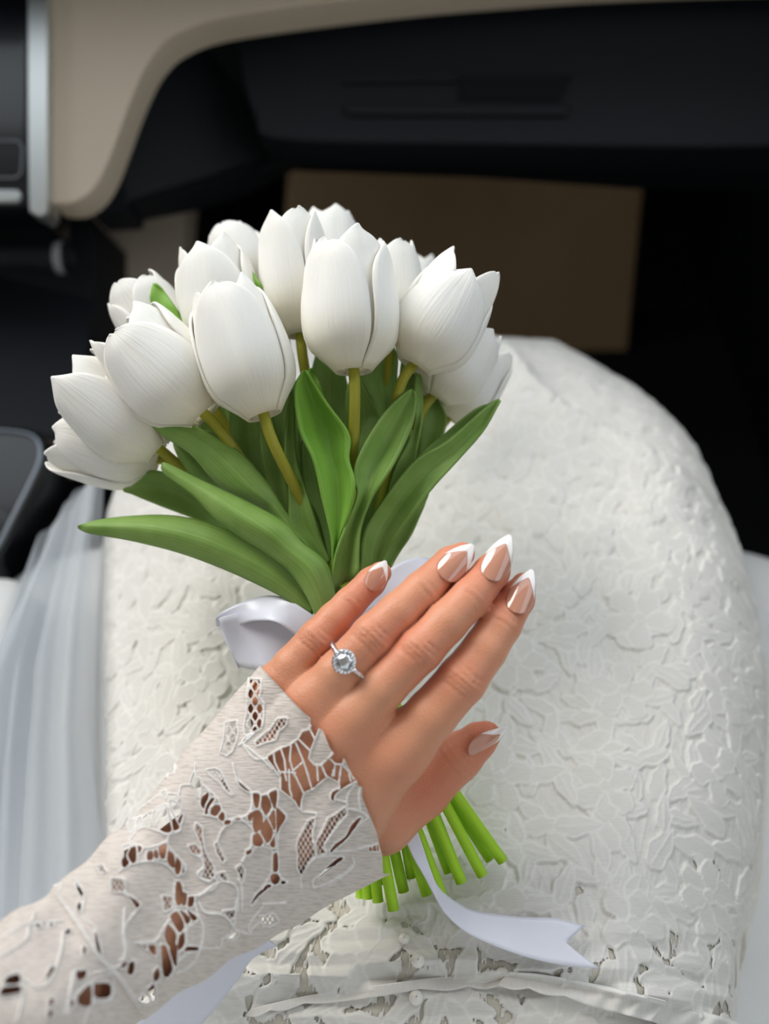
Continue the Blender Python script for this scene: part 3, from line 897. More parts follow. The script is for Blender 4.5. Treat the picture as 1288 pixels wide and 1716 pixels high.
# finger nails
hpx, hpy, hpd = to_px(Vw)
def dsurf(x, y):
    m = (hpx - x) ** 2 + (hpy - y) ** 2 < 16
    return float(hpd[m].min())
def nail(name, b, t, w, db, dt, lat_tilt=0.0, arch=0.22, nrm=None):
    """b,t pixel positions of cuticle and free tip, w width px, db/dt their depths"""
    m_ = (b[0] + (t[0] - b[0]) * .42, b[1] + (t[1] - b[1]) * .42)
    db = dsurf(*b) - 0.0004
    dt = db + (dsurf(*m_) - 0.0012 - db) / .42 if nrm is None else dsurf(*m_) + .001
    B = C(b[0], b[1], db); T_ = C(t[0], t[1], dt)
    ax = T_ - B; L = np.linalg.norm(ax); ax /= L
    up = (CAM - (B + T_) / 2); up /= np.linalg.norm(up)
    if nrm is not None: up = up + nrm[0] * RGT + nrm[1] * UPV
    up -= ax * (up @ ax); up /= np.linalg.norm(up)
    lat = np.cross(ax, up)
    hw = w / 2 * db / FPX
    def prof(t):
        r = np.where(t < .28, np.sqrt(np.clip(1 - ((.28 - t) / .28) ** 2, 0, 1)), 1.0)
        k = np.clip((t - .42) / .58, 0, 1)
        return r * (1 - k ** 1.7 * 0.90)
    def surf(tt, ss):
        p = prof(tt)
        z = hw * arch * 2 * (1 - (ss * p) ** 2) + 0.0012 * np.sin(np.pi * np.clip(tt, 0, 1)) - hw * arch * 2 * 1.0
        return B + (tt * L)[..., None] * ax + (ss * p * hw)[..., None] * lat + z[..., None] * up
    s = np.linspace(-1, 1, 17)
    tb = 0.78 - 0.34 * np.abs(s) ** 1.6
    k = np.linspace(0, 1, 22)[:, None]
    T1 = 0.0 + k * tb[None, :]; T2 = tb[None, :] + k * (1 - tb[None, :])
    Sg = np.broadcast_to(s[None, :], T1.shape)
    F = grid_faces(22, 17)
    me = mesh_np('fingernail', surf(T1, Sg).reshape(-1, 3), F, True, M['nail'])
    o = link('fingernail', me, person, label='glossy nude ' + name + ' nail')
    solidify(o, 0.0005)
    me = mesh_np('nail_tip', surf(T2, Sg).reshape(-1, 3), F, True, M['nail_tip'])
    o2 = link('nail_tip', me, o, label='white french tip')
    solidify(o2, 0.0005)
nail('little finger', (620, 988), (646, 940), 34, .3675, .3720)
nail('ring finger', (741, 968), (792, 913), 47, .3610, .3665)
nail('middle finger', (819, 971), (854, 897), 48, .3578, .3645)
nail('index finger', (861, 1026), (891, 955), 44, .3608, .3670)
nail('thumb', (786, 1264), (850, 1218), 40, .3785, .3800, nrm=(0.55, -0.75))

# ------------------------------------------------------------------ lace sleeve
CR = {4: (400, 1100, 4.954), 5: (420, 1290, 5.367), 6: (200, 1280, 5.367), 7: (200, 1460, 4.6), 8: (0, 1440, 4.6)}
def cv(k, L):
    ox, oy, s = CR[k]
    return [(ox + x / s, oy + y / s) for x, y in L]
HOLES = [
 (5, [(20,215),(75,225),(70,330),(40,340),(25,290)]), (5, [(100,240),(150,235),(185,330),(140,410),(120,390),(90,320)]),
 (5, [(180,200),(235,190),(230,300),(210,350),(165,230)]), (5, [(20,370),(75,365),(110,440),(75,540),(30,560),(15,470)]),
 (5, [(160,430),(210,360),(220,500),(205,540)]), (5, [(120,450),(145,450),(200,560),(150,660),(120,620),(85,550)]),
 (5, [(225,330),(300,400),(305,440),(260,510),(230,560)]), (5, [(20,580),(70,570),(110,650),(70,690),(15,650)]),
 (5, [(210,590),(215,690),(180,690),(175,650)]), (5, [(195,760),(235,750),(240,880),(220,920),(195,890)]),
 (5, [(175,950),(220,930),(255,960),(250,1010),(215,1030),(180,1000)]), (5, [(270,1000),(300,1000),(310,1020),(275,1025)]),
 (5, [(110,1060),(150,1030),(180,1045),(140,1065)]),
 (5, [(990,430),(960,480),(880,590),(830,640),(740,720),(710,740),(740,680),(850,600),(900,500),(960,440)]),
 (5, [(830,790),(780,825),(700,890),(600,970),(690,868),(790,785)]), (5, [(910,865),(780,975),(700,1020),(840,928)]),
 (5, [(1060,700),(1085,690),(1085,722),(1065,722)]), (5, [(1095,688),(1120,675),(1125,722),(1095,722)]), (5, [(1132,672),(1142,670),(1148,722),(1135,722)]),
 (5, [(820,160),(755,220),(745,275),(722,250),(740,200)]),
 (6, [(690,150),(720,140),(740,250),(715,300),(690,220)]), (6, [(760,250),(800,260),(800,310),(770,370),(760,410),(730,350)]),
 (6, [(830,310),(855,320),(800,400),(795,450),(770,445),(785,370)]), (6, [(860,370),(905,380),(910,420),(870,470),(825,455),(825,410)]),
 (6, [(920,430),(945,450),(945,500),(920,515),(890,480)]), (6, [(950,510),(1000,510),(990,540),(945,545)]), (6, [(1020,500),(1080,485),(1080,503)]),
 (6, [(1200,270),(1260,275),(1250,370),(1215,380)]), (6, [(1150,470),(1200,430),(1185,510),(1160,510)]),
 (6, [(1215,440),(1250,430),(1288,510),(1270,590),(1210,590),(1195,530)]), (6, [(1200,640),(1250,640),(1280,690),(1230,740),(1195,710)]),
 (6, [(1180,760),(1185,790),(1150,820),(1140,790)]),
 (6, [(310,480),(320,430),(370,390),(410,375),(435,450),(465,560),(465,610),(420,620),(360,590),(320,530)]),
 (6, [(430,370),(470,440),(520,530),(540,580),(485,600),(470,500)]), (6, [(450,345),(500,350),(550,410),(515,490),(470,400)]),
 (6, [(570,460),(545,540),(525,520),(550,465)]), (6, [(90,520),(140,515),(130,590),(95,610)]), (6, [(170,500),(205,490),(205,560),(165,560)]),
 (6, [(220,490),(260,470),(280,570),(225,560)]), (6, [(380,260),(420,250),(420,310),(390,290)]), (6, [(440,280),(520,290),(520,340),(450,320)]),
 (6, [(40,750),(100,740),(65,830),(90,900),(40,940),(20,880),(45,830)]), (6, [(105,760),(150,750),(150,880),(110,895),(75,830)]), (6, [(165,740),(205,760),(170,810)]),
 (6, [(250,800),(295,785),(300,860),(250,865)]), (6, [(310,780),(340,780),(350,850),(310,840)]), (6, [(350,750),(420,720),(420,800),(400,860),(360,830)]),
 (6, [(435,780),(490,820),(490,940),(430,880)]), (6, [(510,840),(550,880),(550,960),(520,1000),(495,950)]), (6, [(575,930),(585,960),(560,990)]),
 (6, [(1060,150),(1180,258),(1100,212)]), (6, [(640,180),(680,80),(685,190)]), (6, [(450,60),(495,10),(490,70),(455,90)]), (6, [(390,120),(430,80),(425,110)]),
 (7, [(440,80),(470,90),(490,190),(470,260),(435,255),(425,170)]), (7, [(490,160),(520,180),(510,260),(480,260)]), (7, [(530,200),(575,200),(565,270),(525,270)]),
 (7, [(385,350),(440,310),(500,420),(455,470)]), (7, [(460,300),(500,320),(545,370),(515,410)]), (7, [(520,300),(590,350),(590,380),(550,370)]),
 (7, [(370,405),(435,480),(430,560),(390,590),(345,500)]), (7, [(460,500),(495,470),(500,560),(460,610),(445,570)]),
 (7, [(220,575),(275,570),(280,650),(235,620)]), (7, [(165,560),(205,580),(205,600)]), (7, [(320,570),(360,580),(405,730),(390,790),(335,800)]),
 (7, [(380,600),(440,560),(440,700),(420,720)]), (7, [(290,740),(305,770),(305,820),(270,850),(260,790)]), (7, [(250,870),(265,880),(265,950),(230,950),(220,910)]),
 (7, [(150,990),(190,950),(225,970),(230,1010),(190,1015)]), (7, [(240,960),(265,950),(270,990),(245,995)]), (7, [(520,580),(600,585),(590,605),(500,615)]),
 (7, [(830,510),(890,470),(905,490),(860,520)]), (7, [(1145,95),(1160,110),(1060,200),(1010,265),(1050,185)]),
 (8, [(350,920),(400,830),(420,850),(380,910)]), (8, [(60,910),(140,890),(150,960),(30,960)]), (8, [(20,990),(150,980),(150,1030),(0,1050)]),
 (8, [(590,1060),(680,970),(700,1020),(690,1130),(600,1120)]), (8, [(720,960),(840,960),(840,1060),(720,1060)]), (8, [(580,870),(660,860),(650,920),(590,930)]),
 (8, [(380,1080),(410,1080),(410,1120),(380,1120)]), (8, [(370,1170),(400,1170),(400,1210),(370,1210)]), (8, [(540,1090),(565,1090),(560,1130),(535,1130)]),
 (8, [(500,560),(540,540),(540,570),(505,580)]), (8, [(640,680),(660,680),(660,730),(640,730)]), (8, [(960,260),(1070,340),(1050,375),(1010,310)]),
 (8, [(590,180),(640,260),(630,290),(590,220)]), (8, [(600,350),(625,340),(620,400),(600,390)]), (8, [(730,560),(750,600),(775,740),(745,700)]),
 (8, [(910,830),(960,790),(975,800),(960,830)]), (8, [(990,800),(1030,790),(1025,880),(980,880)]), (8, [(270,510),(300,500),(305,520),(280,525)]), (8, [(380,500),(405,495),(405,515),(385,515)]),
]
BIGH = [(450.5,1267.5),(470.6,1255.4),(486.8,1249.4),(500.9,1239.3),(507,1227.2),(519,1223.5),(524,1212),(536,1216),(527.2,1237.3),(519,1257.4),(516,1271.6),(525.1,1282.7),(537.3,1284.7),(551.4,1271.6),
        (560,1262),(577,1266),(571.6,1281.7),(588,1299),(597,1306.8),(571,1321.7),(569,1310.5),(548.6,1299.3),(524.3,1319.8),(507.6,1327.3),(503.8,1340.3),(502,1355),(494.5,1342),(483.4,1332.9),(471.5,1323.5),(471.3,1301.2),(468.6,1299.8),(456.5,1281.7),(448.4,1271.6)]
BARS = [
 (4, [(290,810),(300,880),(345,975)]), (4, [(350,770),(380,860),(390,950)]), (4, [(435,740),(425,860),(450,950),(460,990)]), (4, [(475,720),(530,850),(540,880)]),
 (4, [(450,950),(540,870)]), (4, [(500,690),(590,780)]), (4, [(590,605),(630,680)]), (4, [(540,880),(580,990)]), (5, [(500,0),(545,150)]), (4, [(650,910),(655,990)]), (5, [(600,0),(605,90)]),
 (4, [(690,910),(720,980)]), (5, [(650,0),(680,50)]), (4, [(760,850),(800,890),(790,990)]), (5, [(745,0),(735,50)]), (4, [(850,900),(840,990)]), (5, [(805,0),(795,100)]), (4, [(800,890),(850,895)]),
 (5, [(885,40),(900,100)]), (5, [(910,40),(925,80)]), (5, [(345,0),(345,60),(350,180),(370,240)]), (5, [(390,30),(470,200)]), (4, [(330,960),(470,965)]), (5, [(260,20),(390,25)]), (4, [(380,960),(395,1030)]),
]
NETS = [
 (5, [(520,460),(570,440),(570,480),(550,560),(555,640),(575,700),(580,770),(510,830),(480,900),(470,940),(440,930),(420,880),(425,770),(415,700),(430,630),(480,540)]),
 (5, [(845,340),(860,400),(790,470),(720,570),(660,660),(650,700),(670,740),(600,770),(590,650),(640,570),(700,440),(770,400)]),
 (4, [(330,520),(400,515),(390,570),(330,620),(300,690),(200,720),(150,740),(140,715),(200,660),(265,610)]),
 (6, [(790,60),(860,50),(910,80),(945,150),(1010,280),(960,240),(900,160),(840,120)]),
 (6, [(690,540),(740,580),(745,680),(770,800),(840,920),(860,1000),(810,1050),(740,1020),(770,940),(740,740),(680,590)]),
 (6, [(620,740),(680,730),(740,790),(720,830),(650,800)]), (6, [(860,720),(880,720),(950,860),(930,890),(880,810)]), (6, [(890,990),(940,980),(980,1060),(900,1030)]),
 (6, [(1050,940),(1090,910),(1120,960),(1105,1060),(1085,1060),(1080,1000)]),
 (7, [(330,195),(400,200),(405,280),(350,310)]), (7, [(800,310),(890,300),(880,350),(850,370)]), (7, [(1080,350),(1180,330),(1220,380),(1150,420),(1100,400)]),
 (8, [(860,150),(960,160),(960,250),(860,250)]), (8, [(740,60),(790,50),(820,100),(790,110)]),
]
BIGNET = [(4, [(90,190),(180,200),(185,280),(160,330),(205,390),(200,470),(195,560),(180,600),(100,640),(60,650),(50,590),(70,480),(80,380),(75,320),(90,250)]),
          (4, [(-110,560),(-20,540),(-10,640),(-30,720),(-60,790),(-100,820),(-150,800),(-120,700)])]
CORDS = [
 (5, [(0,740),(60,690),(120,690),(190,740),(190,880),(150,980),(100,1070)]), (5, [(245,190),(240,350),(310,410),(250,530),(240,640),(240,920),(330,1010)]),
 (5, [(455,380),(460,210),(540,170),(680,50),(800,120),(790,180),(725,250),(850,290),(855,340)]), (5, [(860,400),(690,620),(650,690),(680,740),(590,780),(560,650)]),
 (5, [(455,380),(580,390),(590,420)]), (5, [(870,350),(870,230),(960,90)]), (5, [(860,350),(980,370),(1060,430)]), (5, [(980,170),(970,250),(985,370)]),
 (5, [(1050,430),(900,540),(860,620),(700,720),(900,720),(1150,650)]), (5, [(560,1060),(570,970),(830,780),(600,780)]), (5, [(910,780),(915,860),(750,990),(560,1060)]), (5, [(450,1060),(450,960),(520,840),(580,790)]),
 (4, [(0,740),(40,720),(130,640),(60,690)]), (4, [(40,740),(130,850),(240,850)]), (4, [(190,200),(180,330),(205,400),(195,560),(50,680),(30,720)]), (4, [(40,730),(200,860),(280,940)]), (4, [(180,80),(330,240),(560,480),(595,520)]),
 (6, [(440,640),(440,740),(560,880),(600,940),(520,1010)]), (6, [(0,970),(100,910),(250,880),(400,900),(520,1010)]), (6, [(90,690),(180,590),(300,590),(430,640),(550,600)]),
 (6, [(880,700),(920,600),(1000,530),(1100,510),(1200,600),(1180,740),(1100,880)]), (6, [(760,460),(900,490),(940,550)]), (6, [(1020,0),(1060,140),(1180,250),(1180,420),(1080,490),(960,490),(880,310),(700,140),(680,0)]),
 (6, [(620,730),(760,900),(700,1000),(800,1060),(860,1000)]), (6, [(60,520),(300,430),(420,360)]), (6, [(90,690),(240,760),(430,700)]), (6, [(420,250),(330,300),(200,400)]), (6, [(540,270),(560,200),(640,190)]),
 (7, [(580,190),(650,170),(740,120),(740,60),(600,20)]), (7, [(600,200),(780,80),(900,130),(910,300)]), (7, [(580,190),(590,300),(640,420),(630,560),(560,710),(440,780)]),
 (7, [(610,240),(660,320),(780,330),(860,400),(860,470)]), (7, [(900,230),(880,430),(920,460)]), (7, [(0,690),(40,640),(30,450),(130,300),(150,260),(40,160),(30,60),(0,60)]),
 (7, [(120,550),(270,540),(350,420),(430,290),(420,100)]), (7, [(520,560),(510,460),(580,400)]), (7, [(330,810),(400,790),(460,680),(600,600),(770,590)]), (7, [(780,580),(790,520),(860,480)]), (7, [(940,300),(940,120),(910,60)]),
 (7, [(1000,460),(1080,390),(1110,430)]), (7, [(1100,250),(1280,240)]), (7, [(920,460),(1010,480),(990,420),(1100,270)]),
 (8, [(450,290),(600,500),(760,760),(870,870),(1060,1120)]), (8, [(462,284),(612,494),(772,752),(882,864),(1075,1110)]), (8, [(580,150),(650,270),(640,450),(740,540),(790,800)]), (8, [(400,220),(480,190),(450,270)]),
 (8, [(150,900),(280,990),(390,930),(470,700),(480,560)]), (8, [(520,1200),(570,1060),(720,930),(860,880)]), (8, [(640,1270),(700,1120),(850,1080),(870,930)]), (8, [(0,760),(200,620),(240,500),(480,480)]),
 (8, [(150,900),(170,1060),(130,1250)]), (8, [(0,620),(140,530),(240,480),(260,420)]), (8, [(560,870),(540,1000),(500,1200)]), (8, [(960,380),(950,560),(970,660),(940,790),(870,840),(720,880)]),
]
EDGE = [(436,1116),(466,1148),(495,1179),(513,1197),(520,1203),(520,1214),(534,1219),(541,1225),(553.4,1255),(559,1261),(575,1267),(590,1298),(598,1306),(600,1317),(607,1318),(606,1335),(619,1366),(630.5,1394),(636,1420),(640,1432),(641,1450),(642,1464)]
def lace_field(px, py):
    """cloth (>=0) / opening (<0), cord amount; pixel units"""
    f = np.full(px.shape, 6.0); cord = np.zeros(px.shape)
    def local(poly, m):
        p = np.array(poly); return (px > p[:, 0].min() - m) & (px < p[:, 0].max() + m) & (py > p[:, 1].min() - m) & (py < p[:, 1].max() + m)
    polys = [cv(k, L) for k, L in HOLES] + [BIGH]
    for poly in polys:
        poly = catmull(np.array(poly + [poly[0]]), len(poly) * 3)[:-1] if poly is not BIGH else np.array(poly)
        m = local(poly, 8)
        d = -sdf_poly(px[m], py[m], poly)
        f[m] = np.minimum(f[m], d)
        cord[m] = np.maximum(cord[m], np.exp(-((d - 1.6) / 1.3) ** 2))
    for k, L in BARS:
        L = cv(k, L); m = local(L, 6)
        d = seg_dist(px[m], py[m], L)
        f[m] = np.maximum(f[m], 1.7 - d); cord[m] = np.maximum(cord[m], np.exp(-(d / 1.6) ** 2))
    def net(L, cell, wire, dens):
        m = local(L, 6)
        x, y = px[m], py[m]
        d = sdf_poly(x, y, L)
        a = (x + y * 0.6) / cell * math.pi; b = (x - y * 0.6) / cell * math.pi
        w = (np.abs(np.sin(a)) * np.abs(np.sin(b)) - dens) * cell * 0.6
        g = np.where(d > 0.6, -w, 1.0)
        f[m] = np.minimum(f[m], np.where(d > 0.6, g, 6.0))
        cord[m] = np.where(d > 0, 0.15, np.maximum(cord[m], np.exp(-((-d - 1.5) / 1.3) ** 2)))
    for k, L in NETS: net(cv(k, L), 8.0, 1.0, 0.30)
    for k, L in BIGNET: net(cv(k, L), 15.0, 1.5, 0.34)
    for k, L in CORDS:
        L = cv(k, L); L = catmull(np.array(L), len(L) * 4); m = local(L, 6)
        d = seg_dist(px[m], py[m], L)
        cord[m] = np.maximum(cord[m], np.exp(-(d / 1.5) ** 2))
    # trimmed edge of the cuff
    ep = EDGE + [(760, 1464), (760, 1000), (436, 1000)]
    d = -sdf_poly(px, py, ep)
    f = np.minimum(f, d)
    return f, np.clip(cord, 0, 1)
# sleeve tube: outline stations (upper edge px, lower edge px, depth of axis, squash)
ST = [((446, 1060), (730, 1450), .3700, .42), ((436, 1112), (676, 1456), .3695, .42), ((390, 1166), (600, 1492), .3660, .40), ((318, 1252), (510, 1540), .3590, .46), ((236, 1350), (416, 1598), .3490, .54), ((160, 1430), (316, 1652), .3370, .62),
      ((84, 1488), (240, 1714), .3260, .70), ((0, 1548), (170, 1790), .3130, .82), ((-90, 1608), (80, 1862), .3000, .86), ((-160, 1650), (10, 1920), .2900, .9), ((-330, 1760), (-150, 2060), .2650, .92)]
up_ = np.array([s[0] for s in ST], float); lo_ = np.array([s[1] for s in ST], float)
ds = np.array([s[2] for s in ST]); sq = np.array([s[3] for s in ST])
NS, NT = 860, 740
arcl = np.concatenate([[0], np.cumsum(np.linalg.norm(np.diff((up_ + lo_) / 2, axis=0), axis=1))])
tt = np.linspace(0, arcl[-1], NS)
def interp(A):
    A = np.asarray(A, float)
    n = 400
    a_s = catmull(np.column_stack([arcl, A]), n)
    return np.column_stack([np.interp(tt, a_s[:, 0], a_s[:, k + 1]) for k in range(A.shape[1])])
U_ = interp(up_); L_ = interp(lo_); D_ = interp(ds[:, None])[:, 0]; S_ = interp(sq[:, None])[:, 0]
mid = (U_ + L_) / 2; half = (L_ - U_) / 2
th = np.linspace(0, 2 * np.pi, NT, endpoint=False)
wv = np.linspace(0, 1, NS)
half = half * (1 + np.clip(wv * 4 - .5, 0, 1) * (0.030 * np.sin(wv * 31 + 1) + 0.022 * np.sin(wv * 67)))[:, None]
# theta: 0 upper edge -> pi lower edge on the side towards the viewer -> back underneath
px = mid[:, 0][:, None] - half[:, 0][:, None] * np.cos(th)[None]
py = mid[:, 1][:, None] - half[:, 1][:, None] * np.cos(th)[None]
hw = np.linalg.norm(half, axis=1) * D_ / FPX
dep = D_[:, None] - (hw * S_)[:, None] * np.sin(th)[None]
# small folds in the cloth
ss = np.linspace(0, 1, NS)[:, None]
dep = dep + 0.0012 * np.sin(3.0 * th[None] + 9 * ss) * np.clip(ss * 4, 0, 1) + 0.0010 * np.sin(5 * th[None] - 17 * ss) * np.clip(ss * 3, 0, 1)
# the overlapping upper sleeve starts at the seam: a small step
mx_, my_ = px, py
seam = cv(8, [(300, 60), (450, 290), (600, 500), (760, 760), (870, 870), (1060, 1120), (1200, 1300)])
sd = seg_dist(px[::4, ::4], py[::4, ::4], seam)
sd = np.repeat(np.repeat(sd, 4, 0), 4, 1)[:NS, :NT]
# the cloth lies on the hand and wrist: keep it a little above the skin
fm = np.broadcast_to((np.sin(th) > -0.15)[None], dep.shape)
for _ in range(2):
    cs = np.stack([(px - W / 2) / FPX * dep, (H / 2 - py) / FPX * dep, -dep], -1)[fm]
    sdv = np.full(dep.shape, 1.0); sdv[fm] = hand_sdf(cs)
    push = np.clip(0.0016 - sdv, 0, .01)
    for _k in range(2):
        push = np.maximum(push, (np.roll(push, 3, 0) + np.roll(push, -3, 0) + np.roll(push, 3, 1) + np.roll(push, -3, 1)) / 4)
    dep = dep - push
Psl = C(px, py, dep)
Vx, Vy, _ = to_px(Psl.reshape(-1, 3))
f, cord = lace_field(Vx, Vy)
# normals for relief
P3 = Psl
nu = np.gradient(P3, axis=0); nv = np.gradient(P3, axis=1)
N3 = np.cross(nu, nv); N3 /= np.linalg.norm(N3, axis=2)[..., None] + 1e-12
axis3 = C(mid[:, 0], mid[:, 1], D_)
sgn = np.sign(np.sum(N3 * (P3 - axis3[:, None]), axis=2).mean())
N3 *= sgn
P3 = P3 + N3 * (0.0007 * cord.reshape(NS, NT) + 0.0005 * np.exp(-(sd / 5) ** 2))[..., None]
Q = grid_faces(NS, NT, closed_v=True)
T = np.vstack([Q[:, [0, 1, 2]], Q[:, [0, 2, 3]]])
if sgn < 0: T = T[:, ::-1].copy()
Vn, Tn, (cn, uvn) = clip_tris(P3.reshape(-1, 3), T, f, [cord, np.stack([Vx, Vy], 1)])
me = mesh_np('sleeve', Vn, Tn, True, M['lace'])
set_attr(me, 'cord', cn); set_uv(me, uvn)
link('sleeve', me, gown, label='ivory corded lace sleeve with scalloped cuff')

# ------------------------------------------------------------------ tulips
NECK = (598, 1085, .4000)
def petal_mesh(base, axis, side, length, radius, phi, outer, rnd, opening):
    """one cupped petal of the flower head"""
    nu_, nv_ = 30, 17
    t = (1 - (1 - np.linspace(0, 1, nu_)) ** 1.7)[:, None]; s = np.linspace(-1, 1, nv_)[None, :]
    side2 = np.cross(axis, side)
    Rr = radius * (1.0 if outer else 0.90)
    prof = np.interp(t[:, 0], [0, .05, .12, .22, .36, .52, .70, .86, 1.0], [.16, .56, .80, .95, 1.0, .985, .93 + opening * .3, .85 + opening, .70 + opening * 1.5])[:, None]
    # smooth the profile
    kk = np.ones(5) / 5
    pp = np.pad(prof[:, 0], 2, mode='edge'); prof = np.convolve(pp, kk, 'valid')[:, None]
    aw = (1.02 if outer else 0.98) * np.clip(1 - (np.clip(t - 0.46, 0, 1) / 0.542) ** 2.1, 0.0, 1) ** 0.48
    wob = 1 + 0.03 * np.sin(6 * t + rnd.uniform(0, 6))
    ang = phi + s * aw * wob + 0.10 * (t - .4) * rnd.uniform(-1, 1)
    r = Rr * prof * (1 + 0.03 * np.abs(s) ** 2.2 * (t > 0.1) * (1 if outer else .4) * rnd.uniform(.3, 1.2))
    r = r - Rr * 0.025 * np.exp(-(s / 0.14) ** 2) * np.clip(t * 2 - .5, 0, 1) * np.clip((1 - t) * 4, 0, 1)
    r = r + Rr * 0.05 * rnd.uniform(-.5, 1) * np.sin(t * 3.0)
    L = length * rnd.uniform(.92, 1.03)
    z = L * (1 - (1 - t) ** 1.08) + 0.02 * length * np.sin(s * 3 + rnd.uniform(0, 6)) * t * t
    z = z - 0.06 * length * np.abs(s) ** 3 * np.clip(t - .5, 0, 1)
    P = base + z[..., None] * axis + (r * np.cos(ang))[..., None] * side + (r * np.sin(ang))[..., None] * side2
    me = mesh_np('petal', P.reshape(-1, 3), grid_faces(nu_, nv_), True, M['petal'])
    uv = np.stack(np.broadcast_arrays(s * .5 + .5, t), -1).reshape(-1, 2)
    set_uv(me, uv)
    return me

HEADS = [  # base px, tip px, width px, depth base, depth tip, end of stem px
 ((262, 772), (76, 728), 132, .436, .428, (842, 1443, .398), 'white tulip lowest at the left end of the bouquet, drooping furthest sideways'),
 ((266, 752), (106, 612), 152, .418, .412, (821, 1440, .404), 'white tulip second from the lower left, overlapping the lowest left bloom'),
 ((342, 694), (190, 530), 168, .404, .404, (808, 1467, .394), 'creamy white tulip leaning left above the long left leaf'),
 ((442, 694), (368, 470), 162, .393, .397, (773, 1479, .392), 'white tulip with a broad smooth front petal, nearest at the left of centre'),
 ((300, 600), (214, 474), 126, .446, .448, (762, 1452, .404), 'white tulip at the left back beside a small upright green leaf tip'),
 ((392, 590), (344, 402), 142, .428, .430, (741, 1505, .386), 'white tulip standing behind the smooth front bloom at left of centre'),
 ((436, 500), (378, 382), 112, .470, .474, (752, 1461, .400), 'white tulip at the back left, mostly hidden behind taller blooms'),
 ((504, 560), (484, 352), 124, .426, .430, (715, 1500, .394), 'white tulip standing tallest in the middle of the bouquet'),
 ((560, 490), (548, 352), 118, .480, .486, (676, 1494, .400), 'white tulip at the back centre peeking over the tallest bloom'),
 ((592, 620), (582, 396), 170, .398, .402, (659, 1525, .386), 'large white tulip upright in the centre front of the bouquet'),
 ((652, 570), (654, 400), 112, .436, .440, (690, 1470, .402), 'white tulip squeezed behind the right side of the large centre bloom'),
 ((694, 612), (798, 436), 156, .408, .410, (633, 1511, .394), 'white tulip leaning right with pointed petals at the right of the bouquet'),
 ((726, 664), (806, 536), 134, .430, .432, (616, 1505, .398), 'white tulip just below the right-leaning pointed bloom'),
 ((752, 698), (832, 570), 112, .452, .452, (605, 1503, .402), 'white tulip lowest on the right side of the bouquet'),
 ((690, 545), (698, 428), 92, .520, .526, (646, 1480, .404), 'blurred white tulip furthest back, peeking out left of the right-leaning bloom'),
]
rnd = random.Random(5)
tulips = []
for hi_, (b, t, w, db, dt, end, lab) in enumerate(HEADS):
    Bp = C(b[0], b[1], db); Tp = C(t[0], t[1], dt)
    ax = Tp - Bp; Ln = np.linalg.norm(ax); ax = ax / Ln
    view = CAM - Bp; view /= np.linalg.norm(view)
    side = view - ax * (view @ ax); side /= np.linalg.norm(side)
    tu = empty('tulip', C(end[0], end[1], end[2]), lab, 'tulip', 'white tulips in the bouquet')
    R0 = w / 2 * db / FPX * 0.94
    off = rnd.uniform(-0.75, 0.75)
    opening = rnd.uniform(-0.02, 0.06)
    for k in range(3):
        me = petal_mesh(Bp, ax, side, Ln * .97, R0, off + math.pi / 3 + k * 2 * math.pi / 3, False, rnd, opening)
        o = link('petal', me, tu); solidify(o, 0.0011)
    for k in range(3):
        me = petal_mesh(Bp - ax * 0.0006, ax, side, Ln * rnd.uniform(.88, .98), R0, off + k * 2 * math.pi / 3, True, rnd, opening)
        o = link('petal', me, tu); solidify(o, 0.0012)
    # stem
    j = hi_ - 6.5
    nk = C(NECK[0] + rnd.uniform(-22, 22) , NECK[1] + rnd.uniform(-10, 10), NECK[2] + rnd.uniform(.002, .012))
    E = C(end[0], end[1], end[2])
    pm = (Bp * .5 + nk * .5) + FWD * 0.012 + (Bp - ax * .05 - nk) * 0.08
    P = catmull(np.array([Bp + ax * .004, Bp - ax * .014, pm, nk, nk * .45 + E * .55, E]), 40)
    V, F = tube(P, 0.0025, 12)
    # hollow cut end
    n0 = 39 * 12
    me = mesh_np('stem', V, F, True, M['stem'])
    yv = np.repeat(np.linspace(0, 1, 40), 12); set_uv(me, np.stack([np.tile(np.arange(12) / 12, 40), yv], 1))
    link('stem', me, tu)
    tulips.append(tu)

